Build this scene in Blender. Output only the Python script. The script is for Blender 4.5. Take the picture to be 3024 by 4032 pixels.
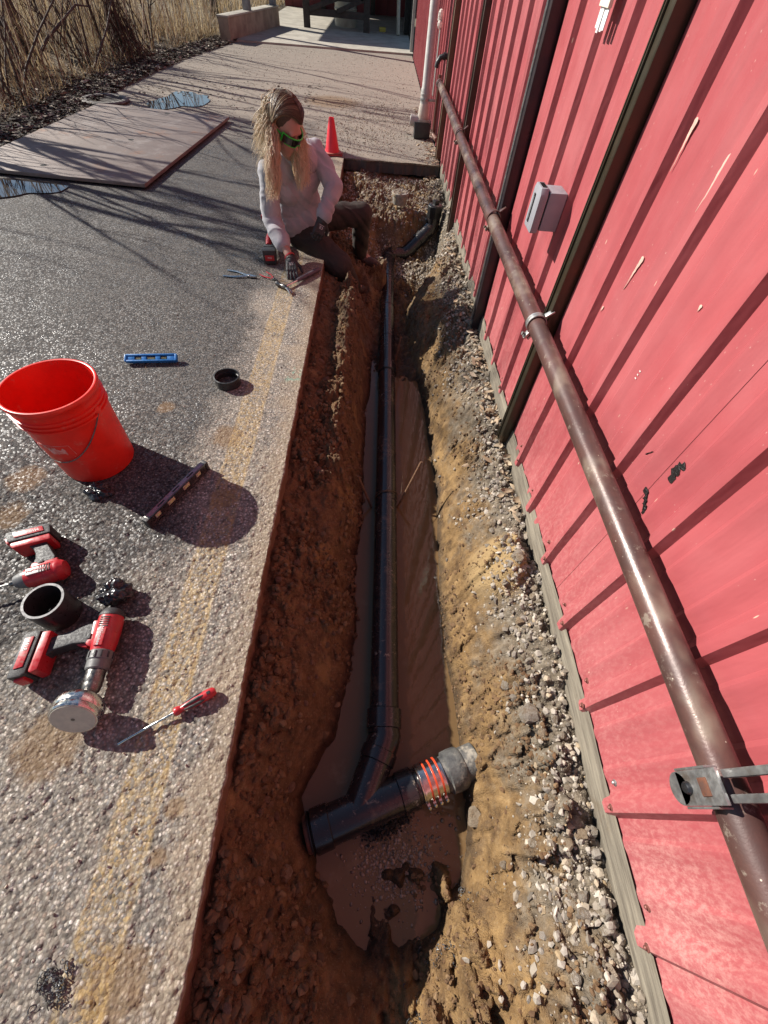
import bpy, bmesh, math, random
import numpy as np
from mathutils import Vector, Matrix, Euler

for ob in list(bpy.data.objects):
    bpy.data.objects.remove(ob)
scene = bpy.context.scene
COL = scene.collection
random.seed(11)
RNG = np.random.default_rng(11)
R = math.radians

# ------------------------------------------------------------------ camera
CAM_H = 1.33
cam_d = bpy.data.cameras.new('camera')
cam_d.sensor_fit = 'VERTICAL'
cam_d.sensor_height = 24.0
cam_d.lens = 24.0 * 0.39935
cam_d.clip_start = 0.02
cam_d.clip_end = 400
cam = bpy.data.objects.new('camera', cam_d)
COL.objects.link(cam)
_a = Vector((1.5, 1221.0, -883.36)).normalized()          # along the trench, in camera axes
_z = -Vector((-67.5, -639.0, -883.36)).normalized()       # straight up, in camera axes
_a = (_a - _z * _a.dot(_z)).normalized()
_x = _a.cross(_z)
cam.matrix_world = Matrix((( _x[0], _x[1], _x[2], 0), (_a[0], _a[1], _a[2], 0), (_z[0], _z[1], _z[2], CAM_H), (0, 0, 0, 1)))
scene.camera = cam

# ------------------------------------------------------------------ light
SUN = Vector((-0.55, 0.265, 0.37)).normalized()
w = bpy.data.worlds.new('World')
scene.world = w
w.use_nodes = True
nt = w.node_tree
bg = nt.nodes['Background']
sky = nt.nodes.new('ShaderNodeTexSky')
sky.sky_type = 'NISHITA'
sky.sun_disc = False
sky.sun_elevation = math.asin(SUN.z)
sky.sun_rotation = math.atan2(SUN.x, SUN.y)
sky.air_density = 1.0
sky.dust_density = 0.15
nt.links.new(sky.outputs[0], bg.inputs[0])
bg.inputs[1].default_value = 0.055
sd = bpy.data.lights.new('sun', 'SUN')
sd.energy = 4.6
sd.angle = R(0.5)
sd.color = (1.0, 0.945, 0.86)
sun = bpy.data.objects.new('sun', sd)
COL.objects.link(sun)
sun.rotation_euler = SUN.to_track_quat('Z', 'Y').to_euler()
sun.location = (-6, 4, 8)
vs = scene.view_settings
vs.view_transform = 'Standard'
vs.look = 'None'
vs.exposure = 1.0
vs.gamma = 1.0
vs.use_curve_mapping = False
scene.cycles.max_bounces = 8

# ------------------------------------------------------------------ node helpers
class NT:
    def __init__(s, name):
        s.m = bpy.data.materials.new(name)
        s.m.use_nodes = True
        s.t = s.m.node_tree
        s.b = s.t.nodes['Principled BSDF']
        s._co = None
    def node(s, ty, **kw):
        n = s.t.nodes.new(ty)
        for k, v in kw.items():
            setattr(n, k, v)
        return n
    def put(s, sock, v):
        if isinstance(v, bpy.types.NodeSocket):
            s.t.links.new(v, sock)
        elif v is not None:
            if isinstance(v, (tuple, list)) and len(v) == 3 and sock.type == 'RGBA':
                v = (*v, 1)
            sock.default_value = v
    def co(s):
        if s._co is None:
            s._co = s.node('ShaderNodeTexCoord').outputs['Object']
        return s._co
    def mapping(s, scale=(1, 1, 1), rot=(0, 0, 0), loc=(0, 0, 0), vec=None):
        n = s.node('ShaderNodeMapping')
        s.put(n.inputs['Vector'], vec or s.co())
        n.inputs['Scale'].default_value = scale
        n.inputs['Rotation'].default_value = rot
        n.inputs['Location'].default_value = loc
        return n.outputs[0]
    def noise(s, scale, detail=4, rough=.55, vec=None, dist=0):
        n = s.node('ShaderNodeTexNoise')
        s.put(n.inputs['Vector'], vec or s.co())
        n.inputs['Scale'].default_value = scale
        n.inputs['Detail'].default_value = detail
        n.inputs['Roughness'].default_value = rough
        n.inputs['Distortion'].default_value = dist
        return n.outputs['Fac']
    def vor(s, scale, out='Distance', vec=None, feature='F1', rnd=1):
        n = s.node('ShaderNodeTexVoronoi', feature=feature)
        s.put(n.inputs['Vector'], vec or s.co())
        n.inputs['Scale'].default_value = scale
        n.inputs['Randomness'].default_value = rnd
        return n.outputs[out]
    def ramp(s, fac, stops, interp='LINEAR'):
        n = s.node('ShaderNodeValToRGB')
        n.color_ramp.interpolation = interp
        e = n.color_ramp.elements
        while len(e) < len(stops):
            e.new(0.5)
        for el, (p, c) in zip(e, stops):
            el.position = p
            if not isinstance(c, (tuple, list)):
                c = (c, c, c)
            el.color = (*c, 1)
        s.put(n.inputs[0], fac)
        return n.outputs[0]
    def mix(s, fac, a, b, mode='MIX'):
        n = s.node('ShaderNodeMix', data_type='RGBA', blend_type=mode)
        n.clamp_factor = True
        s.put(n.inputs[0], fac)
        s.put(n.inputs[6], a)
        s.put(n.inputs[7], b)
        return n.outputs[2]
    def math(s, op, a, b=None, clamp=False):
        n = s.node('ShaderNodeMath', operation=op, use_clamp=clamp)
        s.put(n.inputs[0], a)
        if b is not None:
            s.put(n.inputs[1], b)
        return n.outputs[0]
    def step(s, v, lo, hi, a=0.0, b=1.0):
        n = s.node('ShaderNodeMapRange', interpolation_type='SMOOTHSTEP')
        s.put(n.inputs[0], v)
        n.inputs[1].default_value = lo
        n.inputs[2].default_value = hi
        n.inputs[3].default_value = a
        n.inputs[4].default_value = b
        return n.outputs[0]
    def sep(s, vec=None):
        n = s.node('ShaderNodeSeparateXYZ')
        s.put(n.inputs[0], vec or s.co())
        return n.outputs
    def bump(s, h, strength=.4, dist=.01, normal=None):
        n = s.node('ShaderNodeBump')
        s.put(n.inputs['Height'], h)
        n.inputs['Strength'].default_value = strength
        n.inputs['Distance'].default_value = dist
        if normal is not None:
            s.put(n.inputs['Normal'], normal)
        return n.outputs[0]
    def island(s):
        return s.node('ShaderNodeNewGeometry').outputs['Random Per Island']
    def objrand(s):
        return s.node('ShaderNodeObjectInfo').outputs['Random']
    def done(s, col=None, rough=.5, metal=0, normal=None, **kw):
        b = s.b
        s.put(b.inputs['Base Color'], col)
        s.put(b.inputs['Roughness'], rough)
        s.put(b.inputs['Metallic'], metal)
        if normal is not None:
            s.put(b.inputs['Normal'], normal)
        for k, v in kw.items():
            s.put(b.inputs[k.replace('_', ' ')], v)
        return s.m

def simple(name, c1, c2=None, scale=30, rough=.5, metal=0, bump=0, bscale=None, dirt=None, dirt_amt=.35, rvar=.12, spec=None):
    """base colour with blotchy variation, fine relief, optional dust"""
    n = NT(name)
    c2 = c2 or tuple(x * .75 for x in c1)
    f = n.noise(scale, 5, .6)
    col = n.mix(n.step(f, .3, .7), c1, c2)
    if dirt:
        d = n.noise(scale * .6, 6, .7, vec=n.mapping(loc=(3.1, 1.7, .4)))
        col = n.mix(n.step(d, .62 - dirt_amt * .3, .78 - dirt_amt * .2, 0, .8), col, dirt)
    nrm = None
    if bump:
        nrm = n.bump(n.noise(bscale or scale * 6, 4, .6), bump, .004)
    rr = n.step(n.noise(scale * 2.3, 4), .3, .7, max(.02, rough - rvar), min(1, rough + rvar))
    kw = {}
    if spec is not None:
        kw['Specular_IOR_Level'] = spec
    return n.done(col, rr, metal, nrm, **kw)

# ------------------------------------------------------------------ object helpers
def tag(o, label=None, cat=None, group=None, kind=None):
    if label: o['label'] = label
    if cat: o['category'] = cat
    if group: o['group'] = group
    if kind: o['kind'] = kind
    return o

def link(name, me, mat=None, parent=None):
    o = bpy.data.objects.new(name, me)
    COL.objects.link(o)
    if mat is not None:
        me.materials.append(mat)
    if parent is not None:
        o.parent = parent
    return o

def empty(name, loc=(0, 0, 0), rot=(0, 0, 0)):
    o = bpy.data.objects.new(name, None)
    o.empty_display_size = .05
    COL.objects.link(o)
    o.location = loc
    o.rotation_euler = rot
    return o

def thing(name, label, cat, loc=(0, 0, 0), rot=(0, 0, 0), group=None):
    return tag(empty(name, loc, rot), label, cat, group)

def np_mesh(name, V, F, smooth=False, uvattr=None):
    V = np.asarray(V, dtype=np.float32); F = np.asarray(F, dtype=np.int32)
    me = bpy.data.meshes.new(name)
    k = F.shape[1]
    me.vertices.add(len(V)); me.vertices.foreach_set('co', V.ravel())
    me.loops.add(F.size); me.loops.foreach_set('vertex_index', F.ravel())
    me.polygons.add(len(F))
    me.polygons.foreach_set('loop_start', np.arange(0, F.size, k, dtype=np.int32))
    me.polygons.foreach_set('use_smooth', np.full(len(F), smooth, dtype=bool))
    if uvattr is not None:
        at = me.attributes.new('t', 'FLOAT', 'POINT')
        at.data.foreach_set('value', np.asarray(uvattr, dtype=np.float32))
    me.update(calc_edges=True)
    me.validate()
    return me

def frame_for(d):
    d = Vector(d).normalized()
    u = Vector((0, 0, 1)) if abs(d.z) < .9 else Vector((1, 0, 0))
    x = u.cross(d).normalized()
    y = d.cross(x)
    return x, y, d

class MB:
    """collects shapes for ONE mesh"""
    def __init__(s):
        s.v, s.f = [], []
        s.M = Matrix.Identity(4)
    def add(s, vs, fs):
        n = len(s.v)
        s.v += [tuple(s.M @ Vector(p)) for p in vs]
        s.f += [tuple(i + n for i in f) for f in fs]
        return s
    def box(s, c, size, rot=None):
        hx, hy, hz = (a / 2 for a in size)
        m = Matrix.Translation(c) @ (rot.to_matrix().to_4x4() if isinstance(rot, Euler) else (Euler(rot).to_matrix().to_4x4() if rot else Matrix.Identity(4)))
        vs = [m @ Vector((x, y, z)) for x in (-hx, hx) for y in (-hy, hy) for z in (-hz, hz)]
        return s.add(vs, [(0, 1, 3, 2), (4, 6, 7, 5), (0, 4, 5, 1), (2, 3, 7, 6), (0, 2, 6, 4), (1, 5, 7, 3)])
    def prism(s, pts, z0, z1):
        n = len(pts)
        vs = [(x, y, z0) for x, y in pts] + [(x, y, z1) for x, y in pts]
        fs = [tuple(range(n - 1, -1, -1)), tuple(range(n, 2 * n))] + [(i, (i + 1) % n, n + (i + 1) % n, n + i) for i in range(n)]
        return s.add(vs, fs)
    def tube(s, pts, r, n=12, cap=True, flat=1.0):
        pts = [Vector(p) for p in pts]
        k = len(pts)
        rs = r if isinstance(r, (list, tuple)) else [r] * k
        t0 = (pts[1] - pts[0]).normalized()
        x, y, _ = frame_for(t0)
        vs = []
        for i, p in enumerate(pts):
            t = (pts[min(i + 1, k - 1)] - pts[max(i - 1, 0)]).normalized()
            x = (x - t * x.dot(t)).normalized()
            y = t.cross(x)
            for j in range(n):
                a = 2 * math.pi * j / n
                vs.append(p + (x * math.cos(a) + y * math.sin(a) * flat) * rs[i])
        fs = []
        for i in range(k - 1):
            for j in range(n):
                q = (j + 1) % n
                fs.append((i * n + j, i * n + q, (i + 1) * n + q, (i + 1) * n + j))
        if cap:
            fs.append(tuple(range(n - 1, -1, -1)))
            fs.append(tuple((k - 1) * n + j for j in range(n)))
        return s.add(vs, fs)
    def lathe(s, prof, o=(0, 0, 0), axis=(0, 0, 1), n=24, closed=False):
        o = Vector(o)
        x, y, d = frame_for(axis)
        vs, fs = [], []
        k = len(prof)
        for (r, h) in prof:
            for j in range(n):
                a = 2 * math.pi * j / n
                vs.append(o + d * h + (x * math.cos(a) + y * math.sin(a)) * max(r, 1e-5))
        rng = range(k) if closed else range(k - 1)
        for i in rng:
            i2 = (i + 1) % k
            for j in range(n):
                q = (j + 1) % n
                fs.append((i * n + j, i * n + q, i2 * n + q, i2 * n + j))
        if not closed:
            if prof[0][0] > 1e-4: fs.append(tuple(range(n - 1, -1, -1)))
            if prof[-1][0] > 1e-4: fs.append(tuple((k - 1) * n + j for j in range(n)))
        return s.add(vs, fs)
    def ball(s, c, r, axes=(1, 1, 1), rot=None, n=12, m=8):
        c = Vector(c)
        q = rot if rot is not None else Matrix.Identity(3)
        vs = [c + q @ Vector((0, 0, -r * axes[2]))]
        for i in range(1, m):
            t = -math.pi / 2 + math.pi * i / m
            for j in range(n):
                a = 2 * math.pi * j / n
                vs.append(c + q @ Vector((math.cos(t) * math.cos(a) * r * axes[0], math.cos(t) * math.sin(a) * r * axes[1], math.sin(t) * r * axes[2])))
        vs.append(c + q @ Vector((0, 0, r * axes[2])))
        fs = [(0, 1 + (j + 1) % n, 1 + j) for j in range(n)]
        for i in range(m - 2):
            for j in range(n):
                b = 1 + i * n
                fs.append((b + j, b + (j + 1) % n, b + n + (j + 1) % n, b + n + j))
        L = len(vs) - 1
        b = 1 + (m - 2) * n
        fs += [(b + j, b + (j + 1) % n, L) for j in range(n)]
        return s.add(vs, fs)
    def mesh(s, name, bevel=0, smooth=True, angle=35, seg=2):
        me = bpy.data.meshes.new(name)
        me.from_pydata(s.v, [], s.f)
        bm = bmesh.new(); bm.from_mesh(me)
        bmesh.ops.recalc_face_normals(bm, faces=bm.faces)
        if bevel:
            es = [e for e in bm.edges if len(e.link_faces) == 2 and e.calc_face_angle(0) > R(30)]
            bmesh.ops.bevel(bm, geom=es, offset=bevel, segments=seg, profile=.6, affect='EDGES', clamp_overlap=True)
        bm.to_mesh(me); bm.free()
        if smooth:
            me.polygons.foreach_set('use_smooth', [True] * len(me.polygons))
            me.set_sharp_from_angle(angle=R(angle))
        me.update()
        return me
    def build(s, name, mat, parent=None, bevel=0, smooth=True, angle=35, seg=2):
        return link(name, s.mesh(name, bevel, smooth, angle, seg), mat, parent)

def text(name, body, size, mat, parent, M, shear=0, extrude=.0004):
    cu = bpy.data.curves.new(name, 'FONT')
    cu.body = body; cu.size = size; cu.shear = shear; cu.extrude = extrude
    cu.align_x = 'CENTER'; cu.align_y = 'CENTER'
    to = bpy.data.objects.new(name + '_c', cu)
    COL.objects.link(to)
    dg = bpy.context.evaluated_depsgraph_get()
    me = bpy.data.meshes.new_from_object(to.evaluated_get(dg))
    bpy.data.objects.remove(to)
    me.transform(M)
    me.materials.clear()
    return link(name, me, mat, parent)

# ------------------------------------------------------------------ numpy noise
def _h(ix, iy, seed):
    h = (ix.astype(np.int64) * 374761393 + iy.astype(np.int64) * 668265263 + seed * 1442695041) & 0xFFFFFFFF
    h = ((h ^ (h >> 13)) * 1274126177) & 0xFFFFFFFF
    h = ((h ^ (h >> 16)) * 2246822519) & 0xFFFFFFFF
    return ((h ^ (h >> 15)) & 0xFFFFFF) / float(0x1000000)

def vnoise(x, y, seed=0):
    ix, iy = np.floor(x), np.floor(y)
    fx, fy = x - ix, y - iy
    fx = fx * fx * (3 - 2 * fx); fy = fy * fy * (3 - 2 * fy)
    a, b = _h(ix, iy, seed), _h(ix + 1, iy, seed)
    c, d = _h(ix, iy + 1, seed), _h(ix + 1, iy + 1, seed)
    return (a * (1 - fx) + b * fx) * (1 - fy) + (c * (1 - fx) + d * fx) * fy

def fbm(x, y, oct=4, seed=0, gain=.5):
    s, a, t = 0, 1, 0
    for i in range(oct):
        s = s + a * vnoise(x * 2 ** i + 17.3 * i, y * 2 ** i - 9.1 * i, seed + i); t += a; a *= gain
    return s / t

def worley(x, y, seed=0):
    ix, iy = np.floor(x), np.floor(y)
    best = np.full(x.shape, 9.0); cid = np.zeros(x.shape)
    for dx in (-1, 0, 1):
        for dy in (-1, 0, 1):
            cx, cy = ix + dx, iy + dy
            d = (cx + _h(cx, cy, seed) - x) ** 2 + (cy + _h(cx, cy, seed + 5) - y) ** 2
            m = d < best
            best = np.where(m, d, best); cid = np.where(m, _h(cx, cy, seed + 9), cid)
    return np.sqrt(best), cid

def sstep(v, a, b):
    t = np.clip((v - a) / (b - a), 0, 1)
    return t * t * (3 - 2 * t)

def axis_grid(segs):
    """segs: list of (start, end, first step, growth, max step)"""
    out = []
    for a, b, st, gr, mx in segs:
        x = a
        sgn = 1 if b > a else -1
        while (b - x) * sgn > 1e-6:
            out.append(x); x += sgn * st; st = min(st * gr, mx)
    out.append(segs[-1][1])
    return np.array(sorted(set(np.round(out, 5))))

def grid_faces(nx, ny, off=0):
    i, j = np.meshgrid(np.arange(nx - 1), np.arange(ny - 1), indexing='ij')
    a = (i * ny + j).ravel()
    return np.stack([a, a + ny, a + ny + 1, a + 1], 1) + off
# ================================================================== GROUND
EDGE = -0.346          # saw-cut edge of the driveway
WALL = 0.70            # plane of the metal cladding
TEND = 5.55            # far end of the trench
WATER_Z = -0.49

def interp(y, ys, vals):
    return np.interp(y, ys, vals)

def soil_z(x, y, detail=True):
    x = np.asarray(x, float); y = np.asarray(y, float)
    wob = (fbm(x * 0 + 3.3, y * 3.1, 3, 41) - .5) * .05
    wob2 = (fbm(x * 0 + 8.3, y * 2.7, 3, 47) - .5) * .05
    xl = interp(y, [-1.2, -.42, -.37, -.22, -.13, .03, .22, .5, 3.0, 3.6, 4.0, 4.5], [.10, .10, .06, -.10, -.11, -.18, -.05, .0, .02, .06, .08, .08]) + wob
    xr = interp(y, [-1.2, -.42, -.37, -.19, -.07, .2, .55, 1.6, 2.5, 3.1, 3.4, 3.65, 3.85, 4.05, 4.7], [.2, .2, .22, .37, .42, .41, .375, .39, .35, .27, .30, .40, .52, .60, .62]) + wob2
    flo = interp(y, [-1.2, -.75, -.45, -.3, 2.0, 2.55, 2.9, 4.2, 4.45, 4.8], [-.30, -.36, -.45, -.54, -.54, -.50, -.46, -.46, -.43, -.24])
    flo = flo + (fbm(x * 11, y * 11, 3, 37) - .42) * .16 * sstep(y, .0, -.22)
    sL = np.clip((x - EDGE) / np.maximum(xl - EDGE, .05), 0, 1)
    zl = -.075 - (.075 * -1 - flo - .0) * 0
    zl = -.075 + (flo + .075) * sL ** 1.35
    ledge = interp(y, [.4, 1.2, 1.9, 2.7, 3.05, 3.2], [0, .10, .155, .20, .17, 0])
    lw = np.clip(1 - sL, 0, 1)
    zl = zl + ledge * np.exp(-((x + .135) / .075) ** 2) * sstep(sL, 0.0, .3)
    sR = np.clip((WALL - .01 - x) / np.maximum(WALL - .01 - xr, .05), 0, 1)
    topR = -.085 + (fbm(x * 0 + 1.7, y * 1.9, 3, 61) - .5) * .03
    sh = 1 - (1 - (1 - sR)) ** 1.0
    zr = topR + (flo - topR) * (sR ** 2.3)
    z = np.where(x < xl, zl, np.where(x > xr, zr, flo))
    # far shelf of gravel
    shelf = -.125 - .06 * sstep(y, 5.1, 4.6) + (fbm(x * 6, y * 6, 3, 71) - .5) * .03
    yb = 4.55 + (fbm(x * 5, x * 0 + 2.2, 2, 73) - .5) * .12 + .12 * sstep(x, .1, .5)
    k = sstep(y, yb - .22, yb + .05)
    z = z * (1 - k) + shelf * k
    # the place where she has her legs in the trench
    e = np.sqrt(((x + .15) / .19) ** 2 + ((y - 3.38) / .26) ** 2)
    k = 1 - sstep(e, .65, 1.05)
    z = np.where(x < .05, z * (1 - k) + np.minimum(z, -.40) * k, z)
    e = np.sqrt(((x + .0) / .20) ** 2 + ((y - 3.80) / .17) ** 2)
    k = 1 - sstep(e, .7, 1.1)
    z = np.where(x < .12, z * (1 - k) + -.305 * k, z)
    # sandy lump against the wall
    e = np.sqrt(((x - .56) / .11) ** 2 + ((y - .80) / .15) ** 2)
    z = z + .085 * (1 - sstep(e, .35, 1.1))
    e = np.sqrt(((x - .34) / .10) ** 2 + ((y - 2.9) / .5) ** 2)
    z = z + .05 * (1 - sstep(e, .2, 1.1))
    if detail:
        wet = 1 - sstep(z, -.53, -.46) * 1.0
        amp = (.25 + .75 * (1 - wet)) * (1 + .75 * sstep(y, .45, -.1) * sstep(x, .12, .3) * sstep(x, .66, .5))
        rightbank = sstep(x, .3, .5)
        crumb = .40 + .60 * sstep(fbm(x * 7 + 3, y * 4, 3, 97), .40, .58)
        n = (fbm(x * 7, y * 7, 4, 1) - .5) * .075 + (fbm(x * 28, y * 28, 4, 2) - .5) * .040 * (.35 + .65 * crumb)
        for s, hgt, th, sd_ in ((.085, .34, .55, 11), (.038, .58, .38, 12), (.017, .75, .25, 13)):
            d, c = worley(x / s + (fbm(x * 40, y * 40, 2, 90) - .5) * .5, y / s, sd_)
            n = n + np.sqrt(np.clip(1 - (d / .6) ** 2, 0, 1)) * s * hgt * (c > th) * crumb
        z = z + n * amp * np.clip(sstep(x, EDGE - .01, EDGE + .03), .2, 1)
    return z

# ---- trench soil
sx = axis_grid([(EDGE - .02, .71, .0046, 1, 1)])
sy = axis_grid([(-.85, .6, .0048, 1, 1), (.6, TEND + .06, .0048, 1.0016, .011)])
gx, gy = np.meshgrid(sx, sy, indexing='ij')
gz = soil_z(gx, gy)
n = NT('soil')
X, Y, Z = n.sep()
big = n.noise(3.2, 5, .6); mid = n.noise(17, 6, .65); fine = n.noise(120, 4, .7)
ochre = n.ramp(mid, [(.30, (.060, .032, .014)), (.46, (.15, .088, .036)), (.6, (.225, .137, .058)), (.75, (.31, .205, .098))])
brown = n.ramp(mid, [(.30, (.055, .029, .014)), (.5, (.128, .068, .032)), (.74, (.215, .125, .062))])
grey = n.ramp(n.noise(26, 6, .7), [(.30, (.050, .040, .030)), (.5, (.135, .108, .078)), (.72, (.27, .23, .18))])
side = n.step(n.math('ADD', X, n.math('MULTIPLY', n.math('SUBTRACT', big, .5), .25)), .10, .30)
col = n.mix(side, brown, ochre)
gband = n.step(n.math('ADD', X, n.math('MULTIPLY', n.math('SUBTRACT', n.noise(5, 5, .7), .5), .5)), .44, .60)
col = n.mix(n.step(n.noise(9, 5, .75, vec=n.mapping(loc=(7, 2, 1))), .50, .64, 0, .75), col, n.mix(mid, (.045, .026, .014), (.14, .085, .045)))
col = n.mix(gband, col, grey)
farg = n.step(n.math('ADD', Y, n.math('MULTIPLY', big, .8)), 2.3, 3.3, 0, .62)
col = n.mix(n.math('MULTIPLY', farg, n.step(n.noise(6, 5, .7), .4, .6)), col, grey)
clay = n.step(n.noise(4.1, 4, .6, vec=n.mapping(loc=(1.3, 7.7, 0))), .56, .66, 0, .55)
col = n.mix(n.math('MULTIPLY', clay, n.math('SUBTRACT', 1.0, gband)), col, (.30, .185, .075))
col = n.mix(n.step(fine, .5, .75, 0, .28), col, (.38, .29, .18))
lq = n.sep(n.mapping(loc=(-.56, -.80, 0)))
lr = n.math('SQRT', n.math('ADD', n.math('MULTIPLY', n.math('MULTIPLY', lq[0], lq[0]), 1.7), n.math('MULTIPLY', lq[1], lq[1])))
lr = n.math('ADD', lr, n.math('MULTIPLY', n.math('SUBTRACT', n.noise(16, 5, .7), .5), .09))
col = n.mix(n.step(lr, .10, .16, .9, 0), col, n.mix(n.noise(30, 4), (.36, .25, .12), (.27, .175, .08)))
wet = n.step(n.math('ADD', Z, n.math('MULTIPLY', n.math('SUBTRACT', mid, .5), .06)), -.50, -.40, 1, 0)
col = n.mix(n.math('MULTIPLY', wet, .8), col, (.022, .014, .009))
nrm = n.bump(n.math('ADD', n.noise(160, 5, .75), n.math('MULTIPLY', n.vor(210), .8)), .75, .006)
M_soil = n.done(col, n.math('SUBTRACT', .95, n.math('MULTIPLY', wet, .55)), 0, nrm, Specular_IOR_Level=.3)
soil = link('trench_soil', np_mesh('trench_soil', np.stack([gx, gy, gz], -1).reshape(-1, 3), grid_faces(len(sx), len(sy)), True), M_soil)
tag(soil, kind='structure')

# ---- muddy water
n = NT('muddy_water')
wn = n.noise(14, 3, .5)
scum = n.step(n.noise(9, 5, .7, vec=n.mapping(loc=(2, 5, 0))), .55, .75, 0, .5)
wc = n.mix(n.noise(2.2, 3), (.185, .112, .054), (.13, .080, .038))
wc = n.mix(scum, wc, (.24, .165, .092))
M_water = n.done(wc, n.math('ADD', .035, n.math('MULTIPLY', scum, .12)), 0, n.bump(wn, .045, .01), Specular_IOR_Level=.6, IOR=1.33)
wx = np.linspace(-.33, .56, 60); wy = np.linspace(-.8, 3.1, 200)
ax_, ay_ = np.meshgrid(wx, wy, indexing='ij')
az_ = np.full_like(ax_, WATER_Z)
o = link('trench_water', np_mesh('trench_water', np.stack([ax_, ay_, az_], -1).reshape(-1, 3), grid_faces(60, 200), True), M_water)
tag(o, kind='structure')

# ---- asphalt driveway
def asphalt_top(x, y, amt):
    c = .0078
    d, cid = worley(x / c, y / c, 21)
    h = np.sqrt(np.clip(1 - (d / .62) ** 2, 0, 1)) * (.35 + .65 * cid)
    d2, c2 = worley(x / .023, y / .023, 23)
    h2 = np.sqrt(np.clip(1 - (d2 / .55) ** 2, 0, 1)) * (c2 > .72)
    z = (h - .5) * .0044 * amt + h2 * .0034 * amt + (fbm(x * 3, y * 3, 3, 25) - .5) * .008
    # cracks
    for (pts) in (((-.735, .12), (-.722, .075), (-.686, .055), (-.66, .02)), ((-.775, .022), (-.79, .0), (-.815, -.025)), ((-.65, .52), (-.62, .50), (-.60, .515), (-.575, .50))):
        for (a, b) in zip(pts[:-1], pts[1:]):
            ax, ay = a; bx, by = b
            t = np.clip(((x - ax) * (bx - ax) + (y - ay) * (by - ay)) / ((bx - ax) ** 2 + (by - ay) ** 2), 0, 1)
            dd = np.hypot(x - ax - t * (bx - ax) + (vnoise(x * 90, y * 90, 3) - .5) * .008, y - ay - t * (by - ay))
            z = z - .006 * np.exp(-(dd / .0035) ** 2) * amt
    return z

aX = axis_grid([(EDGE, -1.45, .0047, 1, 1), (-1.45, -4.3, .006, 1.08, .12)])
aY = axis_grid([(-1.2, -.55, .03, 1, 1), (-.55, .85, .0047, 1, 1), (.85, 13.2, .0048, 1.012, .12)])
gx, gy = np.meshgrid(aX, aY, indexing='ij')
gz = asphalt_top(gx, gy, 1 - sstep(gy, 1.0, 1.9))
gx2 = gx + np.where(gx > EDGE - 1e-4, (fbm(gy * 30, gy * 0, 3, 5) - .5) * .010 + (fbm(gy * 6, gy * 0 + 4, 2, 15) - .5) * .008, 0)
V = [np.stack([gx2, gy, gz], -1).reshape(-1, 3)]; F = [grid_faces(len(aX), len(aY))]
# cut face, left part
ny = len(aY)
top_i = (len(aX) - 1) * ny + np.arange(ny)
assert abs(aX[-1] - EDGE) < 1e-4
off = len(V[0])
lev = [-.014, -.034, -.058, -.082]
rows = [top_i]
for li, L in enumerate(lev):
    P = V[0][top_i].copy(); P[:, 2] = L + (vnoise(P[:, 1] * 40, P[:, 1] * 0 + li, 8) - .5) * .01
    P[:, 0] += (fbm(P[:, 1] * 60, P[:, 1] * 0 + li * 3.1, 3, 9) - .5) * .010
    V.append(P); rows.append(np.arange(off, off + ny)); off += ny
keep = aY[:-1] < TEND
for a, b in zip(rows[:-1], rows[1:]):
    q = np.stack([a[:-1], b[:-1], b[1:], a[1:]], 1)
    F.append(q[keep])
# beyond the trench: strip up to the wall
bX = axis_grid([(EDGE, WALL - .03, .012, 1, 1)]); bY = axis_grid([(TEND, 13.2, .012, 1.03, .12)])
g1, g2 = np.meshgrid(bX, bY, indexing='ij')
g3 = asphalt_top(g1, g2, .0)
g2b = g2 + np.where(g2 < TEND + 1e-4, (fbm(g1 * 9, g1 * 0, 3, 6) - .5) * .06, 0)
V.append(np.stack([g1, g2b, g3], -1).reshape(-1, 3)); F.append(grid_faces(len(bX), len(bY), off))
base = off; off += len(V[-1])
fr = base + np.arange(len(bX)) * len(bY)
prev = fr
for li, L in enumerate((-.03, -.06, -.10)):
    P = V[-1 - li][np.arange(len(bX)) * len(bY)].copy() if li == 0 else V[-1].copy()
    P[:, 2] = L; P[:, 1] += (fbm(P[:, 0] * 30, P[:, 0] * 0 + li, 3, 19) - .5) * .03
    V.append(P); cur = np.arange(off, off + len(bX)); off += len(bX)
    F.append(np.stack([prev[:-1], prev[1:], cur[1:], cur[:-1]], 1)); prev = cur

n = NT('asphalt')
X, Y, Z = n.sep()
nb = n.noise(1.1, 5, .6); nm = n.noise(5.5, 6, .65); nf = n.noise(60, 4, .6)
cellc = n.vor(128, 'Color'); cell2 = n.vor(150, 'Color', vec=n.mapping(loc=(.3, .7, .1)))
cs = n.node('ShaderNodeSeparateColor'); n.put(cs.inputs[0], cellc)
agg = n.ramp(cs.outputs[0], [(0, (.05, .046, .042)), (.2, (.17, .157, .142)), (.4, (.32, .285, .235)), (.55, (.18, .177, .175)), (.72, (.44, .395, .33)), (.86, (.27, .21, .165)), (1, (.62, .58, .52))])
binder = n.step(n.vor(128), .32, .56)
dry = n.mix(n.math('MULTIPLY', binder, .7), agg, (.115, .100, .083))
dry = n.mix(n.step(nm, .45, .7, 0, .4), dry, (.28, .235, .18))
far = n.step(n.math('ADD', Y, n.math('MULTIPLY', n.math('SUBTRACT', nb, .5), 3)), 4.2, 7.5)
dust = n.mix(n.noise(8, 6, .7), (.29, .245, .20), (.19, .165, .14))
dry = n.mix(n.math('MULTIPLY', far, .72), dry, dust)
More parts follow.
